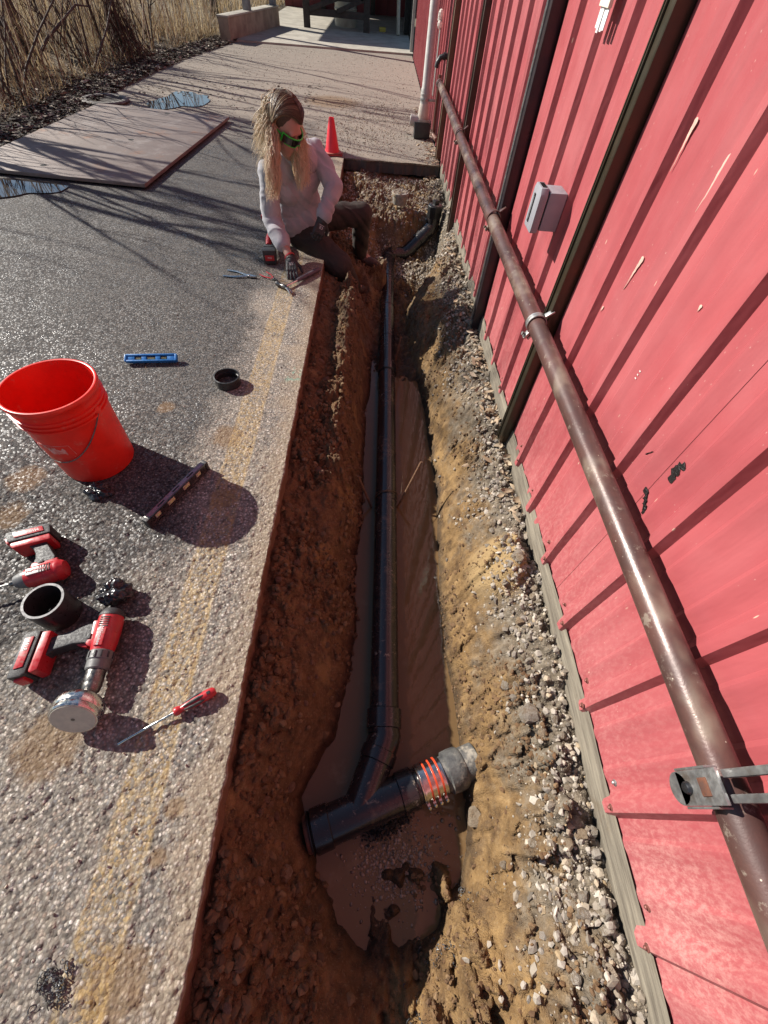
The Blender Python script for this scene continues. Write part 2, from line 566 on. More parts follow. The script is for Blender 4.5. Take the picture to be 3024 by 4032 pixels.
# damp area left of the yellow line (a stain with its own outline)
wv = n.math('SUBTRACT', nb, .5)
d1 = n.step(n.math('ADD', Y, n.math('MULTIPLY', n.math('SUBTRACT', nm, .5), .9)), .18, .52)
d2 = n.step(n.math('ADD', X, n.math('MULTIPLY', n.math('SUBTRACT', n.noise(2.6, 5, .6), .5), .55)), -.80, -.60, 1, 0)
d3 = n.step(n.math('ADD', Y, n.math('MULTIPLY', wv, 3.0)), 5.2, 7.6, 1, 0)
damp = n.math('MULTIPLY', n.math('MULTIPLY', d1, d2), d3)
dampcol = n.mix(n.math('MULTIPLY', binder, .6), n.mix(.70, agg, (.018, .018, .021)), (.009, .009, .010))
col = n.mix(n.math('MULTIPLY', damp, .97), dry, dampcol)
# soil dragged along the cut edge and mud stains
edge = n.step(n.math('ADD', X, n.math('MULTIPLY', n.math('SUBTRACT', nm, .5), .22)), -.47, -.36)
edge = n.math('MULTIPLY', edge, n.step(Y, 5.4, 5.7, 1, 0))
col = n.mix(n.math('MULTIPLY', edge, .42), col, (.30, .225, .145))
for (cx, cy, r) in ((-1.35, 1.06, .08), (-1.32, .88, .07), (-.66, 8.1, .45), (-.493, -.305, .085), (-.946, 1.522, .05), (-.46, .0, .03), (-.47, -.10, .025), (-.84, .14, .10), (-.56, 1.0, .06), (-.62, 1.35, .08)):
    p = n.mapping(loc=(-cx, -cy, 0))
    xx, yy, zz = n.sep(p)
    rr = n.math('SQRT', n.math('ADD', n.math('MULTIPLY', xx, xx), n.math('MULTIPLY', yy, yy)))
    rr = n.math('ADD', rr, n.math('MULTIPLY', n.math('SUBTRACT', n.noise(28, 5, .7), .5), r * 1.3))
    col = n.mix(n.step(rr, r * .6, r * 1.05, .62, 0), col, (.17, .105, .05))
# worn yellow line, painted
ln = n.math('ADD', X, n.math('MULTIPLY', n.math('SUBTRACT', n.noise(11, 4), .5), .012))
yl = n.math('MULTIPLY', n.step(ln, -.612, -.600), n.step(ln, -.503, -.490, 1, 0))
yl = n.math('MULTIPLY', yl, n.step(Y, 3.0, 3.5, 1, 0))
wear = n.step(n.math('ADD', n.math('MULTIPLY', n.noise(5, 6, .75), .75), n.math('MULTIPLY', cs.outputs[1], .35)), .42, .74, .05, .85)
edgeb = n.math('ADD', n.math('MULTIPLY', n.step(ln, -.515, -.502), .35), n.math('MULTIPLY', n.step(ln, -.600, -.588, 1, 0), .2))
yel = n.math('MULTIPLY', yl, n.math('MINIMUM', n.math('ADD', wear, edgeb), 1.0))
col = n.mix(n.math('MULTIPLY', yel, .46), col, (.45, .30, .10))
# teal survey paint
tq = n.sep(n.mapping(loc=(.39, -1.83, 0)))
tr = n.math('MULTIPLY', n.step(n.math('ABSOLUTE', tq[0]), .02, .05, 1, 0), n.step(n.math('ABSOLUTE', tq[1]), .02, .09, 1, 0))
col = n.mix(n.math('MULTIPLY', tr, n.step(n.noise(30, 4), .5, .62, 0, .5)), col, (.12, .36, .28))
# cut face below the surface: dirty brown
face = n.step(Z, -.016, -.008, 1, 0)
col = n.mix(face, col, n.mix(n.step(Y, 5.3, 5.4), n.mix(n.noise(70, 5, .7), (.20, .105, .062), (.105, .06, .04)), n.mix(n.noise(70, 5, .7), (.06, .052, .045), (.10, .085, .075))))
wetsp = n.math('MULTIPLY', damp, n.step(n.math('ADD', nm, n.math('MULTIPLY', nf, .3)), .55, .85, .25, 1))
glint = n.step(cs.outputs[2], .72, .80)
rough = n.math('SUBTRACT', .90, n.math('MULTIPLY', wetsp, n.math('ADD', .12, n.math('MULTIPLY', glint, .60))))
nrm = n.bump(n.math('ADD', n.math('MULTIPLY', n.math('SUBTRACT', 1, n.vor(128)), .8), n.math('MULTIPLY', n.noise(260, 4, .7), .6)), .7, .0035)
M_asphalt = n.done(col, rough, 0, nrm, Specular_IOR_Level=n.math('ADD', .22, n.math('MULTIPLY', n.math('MULTIPLY', glint, damp), .5)))
o = link('asphalt_driveway', np_mesh('asphalt_driveway', np.concatenate(V), np.concatenate(F), True), M_asphalt)
tag(o, kind='structure')

# ---- field: dead grass and leaf litter ground left of the driveway, and everything round about
n = NT('field_ground')
X, Y, Z = n.sep()
nb = n.noise(1.4, 6, .7)
c = n.ramp(n.noise(7, 6, .7), [(.3, (.055, .042, .03)), (.5, (.15, .115, .07)), (.7, (.30, .24, .15))])
dark = n.step(n.math('ADD', X, n.math('MULTIPLY', nb, 1.6)), -4.0, -2.9)
c = n.mix(n.math('MULTIPLY', dark, n.step(Y, 12, 14, 1, .2)), c, n.ramp(n.noise(30, 5, .7), [(.35, (.012, .009, .007)), (.6, (.05, .035, .024)), (.75, (.14, .105, .075))]))
M_field = n.done(c, .95, 0, n.bump(n.noise(40, 6, .7), .9, .03))
gxs = np.concatenate([np.linspace(-90, -12, 14), np.linspace(-11.5, -3.0, 40), np.array([-2.6, -1.6, -.8])])
gys = np.concatenate([np.linspace(-60, -2, 10), np.linspace(-1.5, 26, 110), np.linspace(28, 120, 14)])
g1, g2 = np.meshgrid(gxs, gys, indexing='ij')
lift = sstep(-g1, 3.4, 5.5) * .12 * (1 + fbm(g1 * .8, g2 * .8, 3, 31)) * .8
g3 = -.13 + .115 * sstep(-g1, 3.0, 3.5) + lift + (fbm(g1 * 2, g2 * 2, 4, 33) - .5) * .10 * sstep(-g1, 3.2, 4.2)
V = [np.stack([g1, g2, g3], -1).reshape(-1, 3)]; F = [grid_faces(len(gxs), len(gys))]
def quad(x0, x1, y0, y1, z):
    k = sum(len(v) for v in V)
    V.append(np.array([(x0, y0, z), (x1, y0, z), (x1, y1, z), (x0, y1, z)], float)); F.append(np.array([[k, k + 1, k + 2, k + 3]]))
quad(-.8, 90, -60, -1.25, -.13); quad(-.8, 90, TEND + .06, 120, -.14); quad(.71, 90, -1.25, TEND + .06, -.13)
tag(link('field', np_mesh('field', np.concatenate(V), np.concatenate(F), True), M_field), kind='structure')

# concrete apron far ahead
n = NT('concrete')
f = n.noise(3, 6, .65)
c = n.mix(n.step(f, .35, .65), (.40, .37, .31), (.29, .265, .22))
c = n.mix(n.step(n.noise(40, 5, .7), .55, .75, 0, .4), c, (.16, .14, .12))
M_conc = n.done(c, .85, 0, n.bump(n.noise(90, 5, .7), .3, .005))
b = MB(); b.add([(-3.03, 12.75, .03), (.69, 13.05, .03), (.69, 24, .03), (-3.03, 24, .03), (-3.03, 12.75, -.12), (.69, 13.05, -.12), (.69, 24, -.12), (-3.03, 24, -.12)],
      [(0, 1, 2, 3), (0, 4, 5, 1), (1, 5, 6, 2), (2, 6, 7, 3), (3, 7, 4, 0)])
tag(b.build('concrete_apron', M_conc), kind='structure')

# ---- puddles
n = NT('puddle_water')
M_pud = n.done((.035, .03, .026), .02, 0, n.bump(n.noise(9, 2), .015, .01), Specular_IOR_Level=.9, IOR=1.5)
n2 = NT('muddy_film')
M_film = n2.done(n2.mix(n2.noise(20, 5, .7), (.17, .11, .06), (.10, .07, .045)), .12, 0, n2.bump(n2.noise(70, 4, .6), .25, .006))
def puddle(cx, cy, rx, ry, rot, z, mat, seed):
    b = MB(); k = 48; pts = []
    for i in range(k):
        a = 2 * math.pi * i / k
        rr = 1 + .16 * math.sin(3 * a + seed) + .10 * math.sin(5 * a + 2.3 * seed) + .05 * math.sin(9 * a + seed * 4)
        x, y = rx * rr * math.cos(a), ry * rr * math.sin(a)
        pts.append((cx + x * math.cos(rot) - y * math.sin(rot), cy + x * math.sin(rot) + y * math.cos(rot)))
    b.prism(pts, z - .012, z)
    return tag(b.build('puddle', mat, angle=60), kind='structure')
puddle(-2.56, 7.40, .30, .52, R(-14), .0075, M_pud, 1.0)
puddle(-2.90, 4.06, .34, .20, R(20), .0075, M_pud, 2.1)
# ================================================================== STONES, GRAVEL, LITTER
_t = (1 + 5 ** .5) / 2
ICO_V = np.array([(-1, _t, 0), (1, _t, 0), (-1, -_t, 0), (1, -_t, 0), (0, -1, _t), (0, 1, _t), (0, -1, -_t), (0, 1, -_t), (_t, 0, -1), (_t, 0, 1), (-_t, 0, -1), (-_t, 0, 1)], float)
ICO_V /= np.linalg.norm(ICO_V[0])
ICO_F = np.array([(0, 11, 5), (0, 5, 1), (0, 1, 7), (0, 7, 10), (0, 10, 11), (1, 5, 9), (5, 11, 4), (11, 10, 2), (10, 7, 6), (7, 1, 8), (3, 9, 4), (3, 4, 2), (3, 2, 6), (3, 6, 8), (3, 8, 9), (4, 9, 5), (2, 4, 11), (6, 2, 10), (8, 6, 7), (9, 8, 1)])

def rand_rot(k):
    q = RNG.normal(size=(k, 4)); q /= np.linalg.norm(q, axis=1, keepdims=True)
    w_, x, y, z = q.T
    return np.stack([np.stack([1 - 2 * (y * y + z * z), 2 * (x * y - z * w_), 2 * (x * z + y * w_)], -1),
                     np.stack([2 * (x * y + z * w_), 1 - 2 * (x * x + z * z), 2 * (y * z - x * w_)], -1),
                     np.stack([2 * (x * z - y * w_), 2 * (y * z + x * w_), 1 - 2 * (x * x + y * y)], -1)], 1)

def pebbles(pos, size, squash=.6):
    k = len(pos)
    v = ICO_V[None] * (1 + RNG.uniform(-.28, .28, (k, 12, 1)))
    v = v * (np.stack([np.ones(k), RNG.uniform(.6, 1, k), RNG.uniform(.4, .85, k)], -1)[:, None, :])
    v = np.einsum('kij,kvj->kvi', rand_rot(k), v) * size[:, None, None]
    v[:, :, 2] *= .85
    v = v + pos[:, None, :]
    f = ICO_F[None] + (np.arange(k) * 12)[:, None, None]
    return v.reshape(-1, 3), f.reshape(-1, 3)

n = NT('gravel')
i_ = n.island()
c = n.ramp(i_, [(0, (.10, .085, .07)), (.2, (.24, .20, .155)), (.4, (.36, .32, .27)), (.6, (.19, .165, .14)), (.75, (.46, .41, .345)), (.9, (.30, .215, .12)), (1, (.5, .46, .40))])
c = n.mix(n.step(n.noise(90, 5, .7), .45, .7, 0, .5), c, (.23, .175, .12))
M_gravel = n.done(c, .92, 0, n.bump(n.noise(300, 4, .7), .4, .003))
n = NT('earth_clods')
c = n.ramp(n.island(), [(0, (.055, .026, .012)), (.3, (.12, .06, .025)), (.55, (.20, .115, .05)), (.75, (.095, .055, .03)), (.9, (.23, .145, .07)), (1, (.26, .17, .09))])
M_clod = n.done(n.mix(n.noise(80, 5, .7), c, (.12, .07, .035)), .95, 0, n.bump(n.noise(260, 4, .7), .5, .003))

def scatter(k, xs, ys, smin, smax, power=2.5, dens=None):
    x = RNG.uniform(*xs, k); y = ys[0] + (ys[1] - ys[0]) * RNG.uniform(0, 1, k) ** 1.35
    if dens is not None:
        m = RNG.uniform(0, 1, k) < dens(x, y); x, y = x[m], y[m]
    s = smin + (smax - smin) * RNG.uniform(0, 1, len(x)) ** power
    z = soil_z(x, y)
    keep = z > WATER_Z - .01
    x, y, z, s = x[keep], y[keep], z[keep], s[keep]
    return np.stack([x, y, z + s * .25], -1), s

dR = lambda x, y: sstep(x + (fbm(x * 6, y * 6, 3, 81) - .5) * .35, .47, .66) * .97 + .012
p1, s1 = scatter(30000, (.26, .685), (-.8, 5.4), .0028, .016, 3.4, dR)
p2, s2 = scatter(5200, (-.33, .69), (3.9, 5.5), .004, .016, 2.5)
v1, f1 = pebbles(np.concatenate([p1, p2]), np.concatenate([s1, s2]))
o = link('gravel', np_mesh('gravel', v1, f1), M_gravel)
tag(o, 'loose grey beige gravel spread along the wall side of the trench', 'gravel', kind='stuff')
dC = lambda x, y: .12 + .88 * sstep(fbm(x * 7 + 3, y * 4, 3, 97), .42, .58)
p1, s1 = scatter(13000, (-.34, .06), (-.8, 4.3), .0025, .018, 3.2, dC)
p2, s2 = scatter(20000, (.2, .60), (-.8, 3.8), .0022, .012, 3.2, dC)
v1, f1 = pebbles(np.concatenate([p1, p2]), np.concatenate([s1, s2]))
o = link('earth_clods', np_mesh('earth_clods', v1, f1), M_clod)
tag(o, 'brown crumbs of earth over both banks of the trench', 'earth', kind='stuff')

# stones big enough to pick apart
def stone_mesh(i):
    bm = bmesh.new()
    bmesh.ops.create_icosphere(bm, subdivisions=2, radius=1)
    rr = random.Random(100 + i)
    planes = [(Vector((rr.gauss(0, 1), rr.gauss(0, 1), rr.gauss(0, 1))).normalized(), rr.uniform(.5, .8)) for _ in range(9)]
    ax = (1, rr.uniform(.6, .95), rr.uniform(.45, .75))
    for v in bm.verts:
        for nn, d in planes:
            e = v.co.dot(nn) - d
            if e > 0: v.co -= nn * e * .9
        v.co *= 1 + rr.uniform(-.05, .05)
        v.co = Vector((v.co.x * ax[0], v.co.y * ax[1], v.co.z * ax[2]))
    me = bpy.data.meshes.new('stone')
    bm.to_mesh(me); bm.free()
    return me
n = NT('stone_light')
c = n.ramp(n.objrand(), [(0, (.26, .21, .155)), (.3, (.40, .35, .285)), (.6, (.30, .26, .215)), (.85, (.36, .25, .14)), (1, (.5, .46, .40))])
c = n.mix(n.step(n.noise(2.2, 5, .7), .42, .66, 0, .8), c, (.20, .135, .075))
M_stone = n.done(c, .9, 0, n.bump(n.noise(9, 6, .75), .7, .08))
n = NT('stone_red')
c = n.ramp(n.objrand(), [(0, (.17, .085, .05)), (.5, (.25, .14, .085)), (1, (.30, .20, .13))])
c = n.mix(n.step(n.noise(2.2, 5, .7), .42, .66, 0, .7), c, (.12, .06, .028))
M_stone_r = n.done(c, .9, 0, n.bump(n.noise(9, 6, .75), .7, .08))
SM = [stone_mesh(i) for i in range(9)]
SMR = [stone_mesh(i + 20) for i in range(5)]
for m in SM: m.materials.append(M_stone)
for m in SMR: m.materials.append(M_stone_r)
def stone(x, y, s, red=False, sink=.3, rot=None, zz=None):
    z = float(soil_z(np.array([x]), np.array([y]))[0]) if zz is None else zz
    o = bpy.data.objects.new('stone', random.choice(SMR if red else SM))
    COL.objects.link(o); o.parent = soil
    o.location = (x, y, z + s * (.55 - sink))
    o.rotation_euler = rot or (random.uniform(-.5, .5), random.uniform(-.5, .5), random.uniform(0, 6.3))
    o.scale = (s, s, s)
    return o
# named big ones seen in the photograph (x, y, radius)
for (x, y, s) in ((.600, .79, .030), (.56, .245, .038), (.585, .195, .022), (.63, -.03, .025), (.60, -.22, .022), (.59, -.44, .033), (.66, -.37, .018), (.52, -.42, .026), (.47, -.48, .024), (.55, -.33, .016), (.55, .34, .026), (.60, .42, .022), (.53, .9, .018), (.565, 1.02, .017), (.60, 1.22, .018), (.42, -.03, .040), (.57, .12, .018), (.63, .05, .016), (.46, -.14, .014), (.44, 2.2, .022), (.52, 2.6, .020)):
    stone(x, y, s)
for (x, y, s) in ((-.24, 1.95, .035), (-.27, 1.82, .025), (-.225, 1.30, .026), (-.20, 1.26, .018), (-.285, 2.1, .03), (-.19, 2.25, .03), (-.21, .06, .025), (-.24, -.02, .022), (-.265, .02, .016), (-.19, -.16, .028), (-.25, -.3, .02), (-.17, 2.5, .022), (-.31, 1.6, .022), (-.3, 2.7, .024), (-.16, 1.62, .02), (-.1, 1.85, .02), (-.12, -.45, .03), (-.02, -.5, .028), (.08, -.55, .034)):
    stone(x, y, s, True)
for i in range(150):
    x = .69 - abs(random.gauss(0, .085)) - .02; y = -.75 + 4.6 * random.random() ** 1.7
    stone(x, y, random.uniform(.009, .017 + .008 * (y < 1)))
for i in range(60):
    x = random.uniform(-.33, -.02); y = -.75 + 4.2 * random.random() ** 1.3
    stone(x, y, random.uniform(.008, .019), True)
for i in range(38):
    stone(random.uniform(-.25, .6), random.uniform(4.0, 5.4), random.uniform(.009, .02))

# fallen leaves along the foot of the wall and the far kerb
n = NT('dry_leaf')
c = n.ramp(n.island(), [(0, (.16, .10, .055)), (.3, (.30, .21, .13)), (.6, (.40, .31, .21)), (.8, (.20, .14, .085)), (1, (.46, .37, .27))])
M_leaf = n.done(c, .75, 0, n.bump(n.noise(60, 4), .3, .003))
def leaf_cloud(px, py, pz, size):
    k = len(px)
    t = np.linspace(-1, 1, 5)
    wv_ = np.array([0.05, .42, .5, .36, .03])
    L = np.stack([np.stack([t, -wv_, .25 * t * t + .12], -1), np.stack([t, wv_ * 0, .25 * t * t - .05], -1), np.stack([t, wv_, .25 * t * t + .12], -1)], 1).reshape(-1, 3)
    fs = []
    for i in range(4):
        for j in range(2):
            a = i * 3 + j; fs.append((a, a + 1, a + 4, a + 3))
    fs = np.array(fs)
    v = L[None] * (np.stack([np.ones(k), RNG.uniform(.5, 1.1, k), RNG.uniform(-1, 1.2, k)], -1)[:, None, :])
    az = RNG.uniform(0, 6.3, k); tl = RNG.normal(0, .4, k)
    ca, sa, ct, st_ = np.cos(az), np.sin(az), np.cos(tl), np.sin(tl)
    x, y, z = v[..., 0], v[..., 1], v[..., 2]
    y, z = y * ct[:, None] - z * st_[:, None], y * st_[:, None] + z * ct[:, None]
    x, y = x * ca[:, None] - y * sa[:, None], x * sa[:, None] + y * ca[:, None]
    v = np.stack([x, y, z], -1) * size[:, None, None] + np.stack([px, py, pz], -1)[:, None, :]
    return v.reshape(-1, 3), (fs[None] + (np.arange(k) * 15)[:, None, None]).reshape(-1, 4)
k = 190
lx = .685 - np.abs(RNG.normal(0, .045, k)); ly = np.concatenate([RNG.uniform(1.0, 2.4, 110), RNG.uniform(2.4, 4.2, 80)])
lz = soil_z(lx, ly) + .014
v, f = leaf_cloud(lx, ly, lz, RNG.uniform(.014, .036, k))
o = link('dry_leaves', np_mesh('dry_leaves', v, f, True), M_leaf)
tag(o, 'dry curled leaves lying on the gravel at the foot of the red wall', 'leaves', kind='stuff')
k = 420
lx = .66 - np.abs(RNG.normal(0, .09, k)); ly = RNG.uniform(5.1, 8.2, k)
v, f = leaf_cloud(lx, ly, np.where(ly < TEND, -.09, .008), RNG.uniform(.010, .028, k))
o = link('leaf_drift', np_mesh('leaf_drift', v, f, True), M_leaf)
tag(o, 'drift of leaf crumbs on the asphalt beside the white downpipe', 'leaves', kind='stuff')
# grit strewn on the far driveway
k = 5200
px_ = np.concatenate([RNG.uniform(-3.2, .6, 2600), RNG.normal(-.05, .35, 2600)]); py_ = np.concatenate([RNG.uniform(5.8, 12.6, 2600), RNG.normal(7.0, .8, 2600)])
m = (py_ > 5.7) & (px_ < .64) & (px_ > -3.2); px_, py_ = px_[m], py_[m]
sz = RNG.uniform(.003, .009, len(px_))
v, f = pebbles(np.stack([px_, py_, sz * .3], -1), sz)
tag(link('driveway_grit', np_mesh('driveway_grit', v, f), M_gravel), 'pale grit scattered over the driveway behind the trench', 'grit', kind='stuff')
k = 900
px_ = RNG.uniform(-1.5, EDGE - .01, k); py_ = RNG.uniform(-.6, 3.2, k); sz = RNG.uniform(.0015, .0045, k)
m = RNG.uniform(0, 1, k) < np.exp(-(px_ - EDGE) ** 2 / .1) + .3
v, f = pebbles(np.stack([px_, py_, sz * .5], -1)[m], sz[m])
tag(link('asphalt_grit', np_mesh('asphalt_grit', v, f), M_gravel), 'fine grit on the asphalt along the cut edge', 'grit', kind='stuff')
# ================================================================== METAL BUILDING
n = NT('red_cladding')
X, Y, Z = n.sep()
st1 = n.noise(1, 5, .6, vec=n.mapping(scale=(3, 9, .5)))
c = n.mix(n.step(st1, .3, .7), (.36, .079, .086), (.31, .064, .072))
c = n.mix(n.step(n.noise(2.2, 5, .6), .4, .7, 0, .4), c, (.40, .125, .13))
spl = n.noise(85, 6, .8, vec=n.mapping(scale=(1, 1, .5)))
low = n.step(n.math('ADD', Z, n.math('MULTIPLY', n.noise(4, 4), .25)), .12, .75, 1, 0)
c = n.mix(n.math('MULTIPLY', low, n.step(spl, .42, .66, .04, .5)), c, (.50, .22, .205))
# chalky bloom near the closest corner
dz = n.sep(n.mapping(loc=(0, .20, -.18)))
bl = n.math('SQRT', n.math('ADD', n.math('MULTIPLY', dz[1], dz[1]), n.math('MULTIPLY', n.math('MULTIPLY', dz[2], dz[2]), .55)))
c = n.mix(n.math('MULTIPLY', n.step(bl, .02, .24, 1, 0), n.step(spl, .36, .70, .04, .55)), c, (.56, .33, .29))
# drips and flecks of old paint
fl = n.vor(26, 'Distance', vec=n.mapping(scale=(1, 1.0, .30)))
flm = n.math('MULTIPLY', n.step(fl, .035, .065, 1, 0), n.step(n.noise(2.4, 3, vec=n.mapping(loc=(4, 2, 9))), .44, .56))
c = n.mix(n.math('MULTIPLY', flm, .8), c, (.60, .44, .33))
f2 = n.vor(70, 'Distance', vec=n.mapping(scale=(1, 1, .6)))
c = n.mix(n.math('MULTIPLY', n.step(f2, .05, .1, .75, 0), n.step(n.noise(3, 3), .45, .6)), c, (.55, .33, .29))
M_red = n.done(c, n.step(n.noise(9, 5), .3, .7, .36, .52), 0, n.bump(n.noise(1.2, 4, .6, vec=n.mapping(scale=(4, 8, 2))), .22, .03), Specular_IOR_Level=.45)
n = NT('weathered_wood')
gr_ = n.noise(1, 6, .7, vec=n.mapping(scale=(60, 4, 60)))
M_sill = n.done(n.mix(n.step(n.noise(6, 5, .7), .55, .7, 0, .6), n.ramp(gr_, [(.3, (.075, .06, .045)), (.5, (.17, .145, .11)), (.7, (.26, .225, .17))]), (.12, .085, .05)), .9, 0, n.bump(gr_, .8, .006))
M_screw = simple('rusty_screw', (.22, .075, .06), (.10, .05, .04), 200, .55, .3)
M_zinc = simple('zinc', (.45, .45, .44), (.3, .3, .3), 40, .42, .8, dirt=(.25, .2, .16), dirt_amt=.4)

bld = thing('metal_building', 'long building clad in faded red ribbed metal on a timber sill', 'building', (WALL, 0, 0))
PITCH, Y0 = .2515, -.245
RH = .021
def prof():
    # one rib period, rib top centred on 0: (y, out)
    return [(-.125, 0), (-.104, 0), (-.086, .0062), (-.074, .0062), (-.064, 0), (-.028, 0), (-.016, RH), (-.013, RH + .0006), (.004, RH + .0006), (.007, RH), (.030, 0), (.050, 0), (.068, .0062), (.080, .0062), (.090, 0), (.1275, 0)]
PR = prof()
def panel(i):
    ys, xo = [], []
    ribs = 4
    for k in range(ribs):
        for (yy, h) in PR:
            ys.append(Y0 - .126 + .126 + (i * ribs + k) * PITCH + yy); xo.append(h)
    ys = np.array(ys); xo = np.array(xo)
    near = i < 2
    zs = np.array([0, .012, .03, .06, .1, .15, .2, .3, .4, .5, .65, .8, 1.0, 1.3, 1.7, 2.2, 2.9, 3.6]) if near else np.array([0, .03, .15, .6, 1.5, 3.6])
    yy, zz = np.meshgrid(ys, zs, indexing='ij')
    xx = -np.repeat(xo[:, None], len(zs), 1)
    edge_dir = np.exp(-zz / .03)
    zoff = (fbm(yy * 16, yy * 0, 3, 51) - .5) * .014 * edge_dir
    dent = (fbm(yy * 7, zz * 6, 3, 52) - .5) * .012 * np.exp(-zz / .25) * (yy < 2.5)
    big = (fbm(yy * 1.7, zz * 1.3, 2, 53) - .5) * .016
    # crushed foot of the second seam rib
    cr = np.exp(-((yy - .30) / .05) ** 2 - ((zz - .03) / .05) ** 2) * .02
    xx = xx + dent + big * .5 + cr * (xx < -.004) - i % 2 * .0012
    V = np.stack([xx, yy, zz + zoff], -1).reshape(-1, 3)
    me = np_mesh('cladding_panel', V, grid_faces(len(ys), len(zs)), True)
    me.set_sharp_from_angle(angle=R(25))
    return link('cladding_panel', me, M_red, bld)
for i in range(-1, 13):
    panel(i)
# dark seam under every sheet lap, sill and inner sheathing
b = MB(); b.box((.075, 6.0, 1.76), (.09, 14.4, 3.68)); b.build('inner_wall', simple('dark_sheathing', (.05, .035, .03), rough=.9), bld)
b = MB(); zz_ = -.075
sill_y = np.linspace(-1.2, 5.6, 220)
V = []; 
for (dx, dz) in ((-.008, .03), (-.014, -.002), (-.016, -.05), (-.012, -.085), (.03, -.12)):
    V.append(np.stack([dx + (fbm(sill_y * 5, sill_y * 0 + dz * 40, 3, 56) - .5) * .010, sill_y, dz + (fbm(sill_y * 9, sill_y * 0 + 3, 3, 57) - .5) * .010], -1))
V = np.stack(V, 0).reshape(-1, 3)
link('timber_sill', np_mesh('timber_sill', V, grid_faces(5, 220), True), M_sill, bld)
# screws
sm = MB(); sm.lathe([(.009, 0), (.0085, .0015), (.0045, .0025), (.0045, .0065), (.0025, .0085), (0, .0085)], axis=(-1, 0, 0), n=10)
sme = sm.mesh('screw'); sme.materials.append(M_screw)
smz = sm.mesh('screw'); smz.materials.append(M_zinc)
k = 0
for i in range(-2, 14):
    y = Y0 + i * PITCH
    for (dy, dz, x) in ((.052, .055, -.002), (-.005, .035, -.0225)):
        if random.random() < .25 and y > .8: continue
        o = bpy.data.objects.new('screw', smz if (i in (-1, 1) and dy > 0) else sme); COL.objects.link(o); o.parent = bld
        o.location = (x, y + dy + random.uniform(-.008, .008), dz + random.uniform(-.006, .01))
for (y, z) in ((.283, .495), (1.27, .80), (1.29, .30), (.03, 1.0), (.77, .98), (2.04, .55), (-.24, .52)):
    o = bpy.data.objects.new('screw', sme); COL.objects.link(o); o.parent = bld
    o.location = (-.002, y, z)
# tar smears and scrapes
n = NT('tar'); M_tar = n.done((.012, .010, .010), .35, 0, n.bump(n.noise(200, 4), .8, .004))
M_whitep = simple('white_scrape', (.62, .55, .52), (.45, .3, .28), 60, .7)
M_cream = simple('cream_drip', (.58, .40, .32), (.5, .30, .25), 60, .6)
def smear(name, pts, wd, mat, jit=.25):
    """pts: (y, z) on the wall"""
    b = MB(); P = []
    for (a, c_) in zip(pts[:-1], pts[1:]):
        for t in np.linspace(0, 1, 6)[:-1]:
            P.append((a[0] + (c_[0] - a[0]) * t, a[1] + (c_[1] - a[1]) * t))
    P.append(pts[-1])
    vs, fs = [], []
    for i, (y, z) in enumerate(P):
        q = P[min(i + 1, len(P) - 1)]; p = P[max(i - 1, 0)]
        d = Vector((q[0] - p[0], q[1] - p[1])).normalized()
        ww = wd * ((.35 + random.random() * .65) if jit > .15 else max(.18, 1.15 * (1 - i / len(P)) ** 1.3)) * (1 if 0 < i < len(P) - 1 else .35)
        nx, nz = -d[1] * ww, d[0] * ww
        jy, jz = random.uniform(-1, 1) * wd * jit, random.uniform(-1, 1) * wd * jit
        vs += [(-.0004, y + nx + jy, z + nz + jz), (-.0012, y + jy, z + jz), (-.0004, y - nx + jy, z - nz + jz)]
    for i in range(len(P) - 1):
        a = i * 3
        fs += [(a, a + 1, a + 4, a + 3), (a + 1, a + 2, a + 5, a + 4)]
    b.add(vs, fs)
    o = b.build(name, mat, bld); o.location = (-.0045, 0, 0)
    return o
smear('tar_smear', [(.605, .712), (.615, .695), (.612, .668), (.60, .655)], .015, M_tar)
smear('tar_smear', [(.582, .625), (.59, .632)], .005, M_tar)
smear('tar_smear', [(.645, .585), (.628, .578), (.617, .562), (.605, .553), (.59, .540), (.578, .530)], .010, M_tar)
smear('tar_smear', [(.70, .655), (.715, .63)], .0025, M_tar)
smear('paint_drip', [(1.22, 1.155), (1.222, 1.13), (1.222, 1.10), (1.223, 1.06)], .007, M_cream, .1)
smear('paint_drip', [(1.04, 1.135), (1.045, 1.105), (1.046, 1.07), (1.05, 1.035)], .008, M_cream, .1)
smear('paint_drip', [(1.15, .905), (1.155, .88), (1.16, .85), (1.165, .815)], .007, M_cream, .1)
smear('paint_drip', [(1.24, .89), (1.245, .865)], .003, M_cream, .1)
smear('paint_drip', [(.86, .93), (.86, .915)], .005, M_cream, .1)
smear('paint_drip', [(1.22, .74), (1.225, .72)], .004, M_cream, .1)
smear('white_scrape', [(.012, .255), (.02, .30), (.012, .335), (.018, .37)], .006, M_whitep)
smear('white_scrape', [(-.01, .27), (-.012, .33), (-.008, .40)], .003, M_whitep)
text('chalk_mark', 'E', .035, M_whitep, bld, Matrix.Translation((-.004, .915, .72)) @ Matrix(((0, 0, -1, 0), (-1, 0, 0, 0), (0, 1, 0, 0), (0, 0, 0, 1))))

